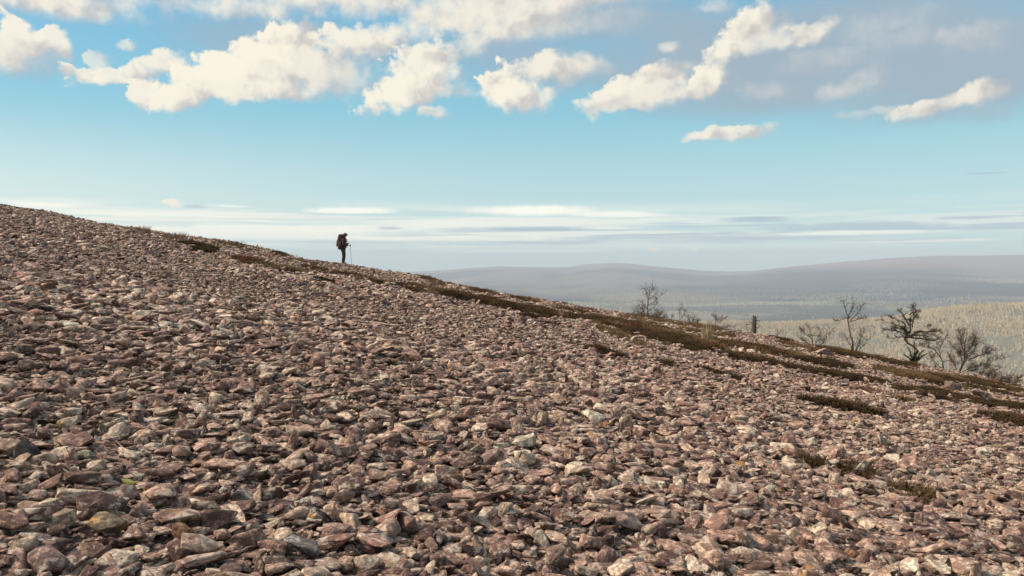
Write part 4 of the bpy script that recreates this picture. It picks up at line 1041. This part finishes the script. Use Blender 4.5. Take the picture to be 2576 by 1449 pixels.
def build_hiker():
    q = slope_at(862, 667); q[1] += 0.15; q[2] = float(near_z(q[0], q[1])) + 0.09
    S = q[1] / F_PX * 77.0 / 1.75                # figure 77 pixels tall in the photograph
    base = Vector(q)
    root = bpy.data.objects.new('person', None); C.objects.link(root); root.location = base; root.scale = (S, S, S)
    tag(root, 'hooded hiker in dark clothes standing in profile on the skyline with a pole in hand', 'person')
    gz = -KX
    # right side (towards the camera) is -y; faces +x
    hip_r, hip_l = (0.0, -0.09, 0.90), (0.0, 0.09, 0.90)
    body = [[(0.0, 0, 0.93, .12, .14), (0.01, 0, 1.08, .11, .13), (0.02, 0, 1.24, .115, .16), (0.035, 0, 1.37, .09, .13), (0.065, 0, 1.45, .052), (0.10, 0, 1.52, .055),
             (0.125, 0, 1.60, .088, .074), (0.13, 0, 1.66, .075, .07)],
            [5, (0.165, 0, 1.535, .05, .045)], [6, (0.213, 0, 1.585, .022)],
            [0, (0.0, -.095, .86, .085), (.035, -.10, .48, .058), (-.005, -.10, .10, .040), (0.0, -.10, .05, .04), (.11, -.115, .035, .035)],
            [0, (0.0, .095, .86, .085), (.05, .10, .48, .058), (.01, .10, .10, .040), (.015, .10, .05, .04), (.12, .115, .035, .035)],
            [3, (0.035, -.17, 1.36, .055), (.06, -.22, 1.20, .045), (.075, -.235, 1.05, .040), (.24, -.20, 1.015, .034), (.355, -.17, 1.03, .026)],
            [3, (0.035, .17, 1.36, .055), (.05, .23, 1.18, .045), (.08, .24, 1.04, .040), (.22, .17, 1.12, .034), (.29, .11, 1.17, .026)]]
    skin('body', body, M_SKIN, root)
    skin('jacket', [[(0.005, 0, 0.86, .155, .175), (0.0, 0, 1.00, .155, .175), (0.02, 0, 1.16, .165, .18), (0.04, 0, 1.32, .15, .18), (0.055, 0, 1.42, .11, .115), (0.085, 0, 1.485, .090, .085)],
                    [3, (0.035, -.17, 1.36, .078), (.055, -.225, 1.20, .066), (.075, -.24, 1.05, .062), (.21, -.205, 1.015, .052), (.335, -.172, 1.028, .042)],
                    [3, (0.035, .17, 1.36, .078), (.05, .235, 1.18, .066), (.08, .245, 1.04, .062), (.20, .18, 1.11, .052), (.275, .118, 1.16, .042)]], M_JACKET, root)
    skin('trousers', [[(0.0, 0, 0.92, .125, .15)], [0, (0.0, -.095, .83, .112), (.025, -.10, .60, .092), (.04, -.10, .45, .080), (.005, -.10, .22, .072), (-.005, -.10, .09, .070)],
                      [0, (0.0, .095, .83, .112), (.04, .10, .60, .092), (.055, .10, .45, .080), (.02, .10, .22, .072), (.01, .10, .09, .070)]], M_TROUSER, root)
    for y, x in ((-.105, 0.0), (.105, .015)):
        skin('boot', [[(x - .015, y, .12, .058), (x - .01, y, .045, .056, .05), (x + .07, y * 1.06, .030, .048, .045), (x + .15, y * 1.12, .018, .042, .032)], [1, (x - .065, y, .035, .04)]], M_BOOT, root)
    # hood: an open shell round the head, with a peak over the forehead
    bm = bmesh.new(); bmesh.ops.create_uvsphere(bm, u_segments=20, v_segments=14, radius=1.0)
    for v in bm.verts:
        v.co.x *= 1.0; 
    gone = [v for v in bm.verts if v.co.x > 0.62 and -0.78 < v.co.z < 0.50]
    bmesh.ops.delete(bm, geom=gone, context='VERTS')
    for v in bm.verts:
        c = v.co
        if c.x > 0.35 and c.z > 0.25: c.x += 0.30; c.z -= 0.08
        if c.z < -0.4: c.x *= 0.92; c.y *= 1.0 + 0.15 * (-c.z)
        v.co = Vector((c.x * .135, c.y * .115, c.z * .155))
    ext = bmesh.ops.solidify(bm, geom=bm.faces[:], thickness=0.008)
    me = bpy.data.meshes.new('hood'); bm.to_mesh(me); bm.free(); me.materials.append(M_JACKET)
    me.polygons.foreach_set('use_smooth', [True] * len(me.polygons))
    h = obj('hood', me, root, (.105, 0, 1.605)); h.rotation_euler = (0, math.radians(24), 0)
    # face
    for y in (-.030, .030): ell('eye', (.205, y, 1.618), (.009, .012, .008), M_EYE, root)
    ell('mouth', (.203, 0, 1.545), (.010, .022, .007), M_LIP, root)
    ell('hair', (.165, 0, 1.685), (.055, .068, .030), M_HAIR, root, (0, math.radians(35), 0))
    for y in (-.076, .076): ell('ear', (.115, y, 1.60), (.018, .010, .030), M_SKIN, root)
    # gloved hands; the near one closes round the pole grip
    def hand(c, along, side, mir, grip):
        ch = [[(c[0] - .045, c[1], c[2] - .005, .027, .022), (c[0], c[1], c[2], .036, .024), (c[0] + .035, c[1], c[2], .036, .022)]]
        for i, (ln, dz) in enumerate(((.9, .030), (1.0, .010), (.95, -.010), (.78, -.030))):
            x0, y0, z0 = c[0] + .045, c[1], c[2] + dz
            ch.append([(x0, y0, z0, .0105), (x0 + .030 * ln, y0 + .006 * mir, z0 - .003, .0095), (x0 + .034 * ln, y0 + .034 * mir, z0 - .004, .009), (x0 + .010, y0 + .046 * mir, z0 - .004, .008)])
        ch.append([(c[0] - .005, c[1] + .01 * mir, c[2] + .03, .013), (c[0] + .02, c[1] + .035 * mir, c[2] + .045, .011), (c[0] + .048, c[1] + .045 * mir, c[2] + .043, .009)])
        skin('glove', ch, M_GLOVE, root, 0, 2)
    hand((.40, -.165, 1.035), None, None, 1, True)
    hand((.325, .10, 1.185), None, None, -1, True)
    # backpack: worn, so a thing of its own
    def world(p): return base + Vector(p) * S
    pk = bpy.data.objects.new('backpack', None); C.objects.link(pk); pk.location = world((.045, 0, 1.0)); pk.scale = (S, S, S)
    tag(pk, 'tall rounded rusty brown trekking backpack worn on the hiker\'s back', 'backpack')
    def boxy(co):
        for i in range(3): co[i] = math.copysign(abs(co[i]) ** 0.62, co[i])
    def squ(co):
        boxy(co); co.x *= 0.86 + 0.14 * (1 - abs(co.z)); co.x -= 0.05 * co.z
    ell('bag', (-.215, 0, .26), (.165, .165, .40), M_PACK, pk, (0, math.radians(5), 0), 18, squ)
    ell('top_lid', (-.175, 0, .585), (.140, .155, .10), M_PACK, pk, (0, math.radians(-6), 0), 16, boxy)
    ell('bottom_pouch', (-.195, 0, -.095), (.145, .155, .115), M_PACK, pk, (0, math.radians(10), 0), 16, boxy)
    for y in (-.165, .165): ell('side_pocket', (-.20, y, .06), (.085, .035, .14), M_PACK, pk, (0, 0, 0), 12, boxy)
    ell('front_pocket', (-.375, 0, .17), (.045, .115, .19), M_PACK, pk, (0, math.radians(5), 0), 12, boxy)
    ell('water_bottle', (-.165, -.195, .16), (.033, .033, .10), M_GLOVE, pk, (0, 0, 0), 10)
    for y in (-.11, .11):
        T = Tubes(); T.tube([(-.09, y, .48), (.02, y * 1.05, .50), (.13, y * 1.05, .40), (.165, y * 1.1, .25), (.10, y * 1.35, .12), (-.08, y * 1.4, .03)], [.022] * 6, 6)
        T.build('shoulder_strap', M_STRAP, pk)
    T = Tubes(); T.tube([(-.10, -.17, -.06), (.05, -.175, -.06), (.145, -.10, -.06), (.165, 0, -.06), (.145, .10, -.06), (.05, .175, -.06), (-.10, .17, -.06)], [.024] * 7, 6); T.build('hip_belt', M_STRAP, pk)
    T = Tubes(); T.tube([(-.40, -.03, .10), (-.425, -.03, .02), (-.43, -.03, -.02)], [.007] * 3, 4); T.build('hanging_strap', M_STRAP, pk)
    # trekking pole: held, so a thing of its own; its tip stands on the stones
    top = world((.436, -.142, 1.09)); tx = base.x + .515 * S
    tip = Vector((tx, top.y, float(near_z(tx, top.y)) + 0.03))
    po = bpy.data.objects.new('trekking_pole', None); C.objects.link(po); po.location = tip
    tag(po, 'thin light grey trekking pole in the hiker\'s hand, tip on the stones', 'trekking pole')
    d = top - tip
    T = Tubes(); T.tube([d * 0.02, d * 0.5, d * 0.9], [.010, .0115, .013], 8); T.build('shaft', M_POLE, po)
    T = Tubes(); T.tube([d * 0.88, d * 0.94, d * 1.0, d * 1.02], [.017, .019, .018, .012], 8); T.build('grip', M_STRAP, po)
    T = Tubes(); T.tube([d * 0.055, d * 0.062], [.034, .030], 10); T.build('basket', M_STRAP, po)
    T = Tubes(); T.tube([d * -0.01, d * 0.02], [.003, .008], 6); T.build('tip', M_STRAP, po)
build_hiker()
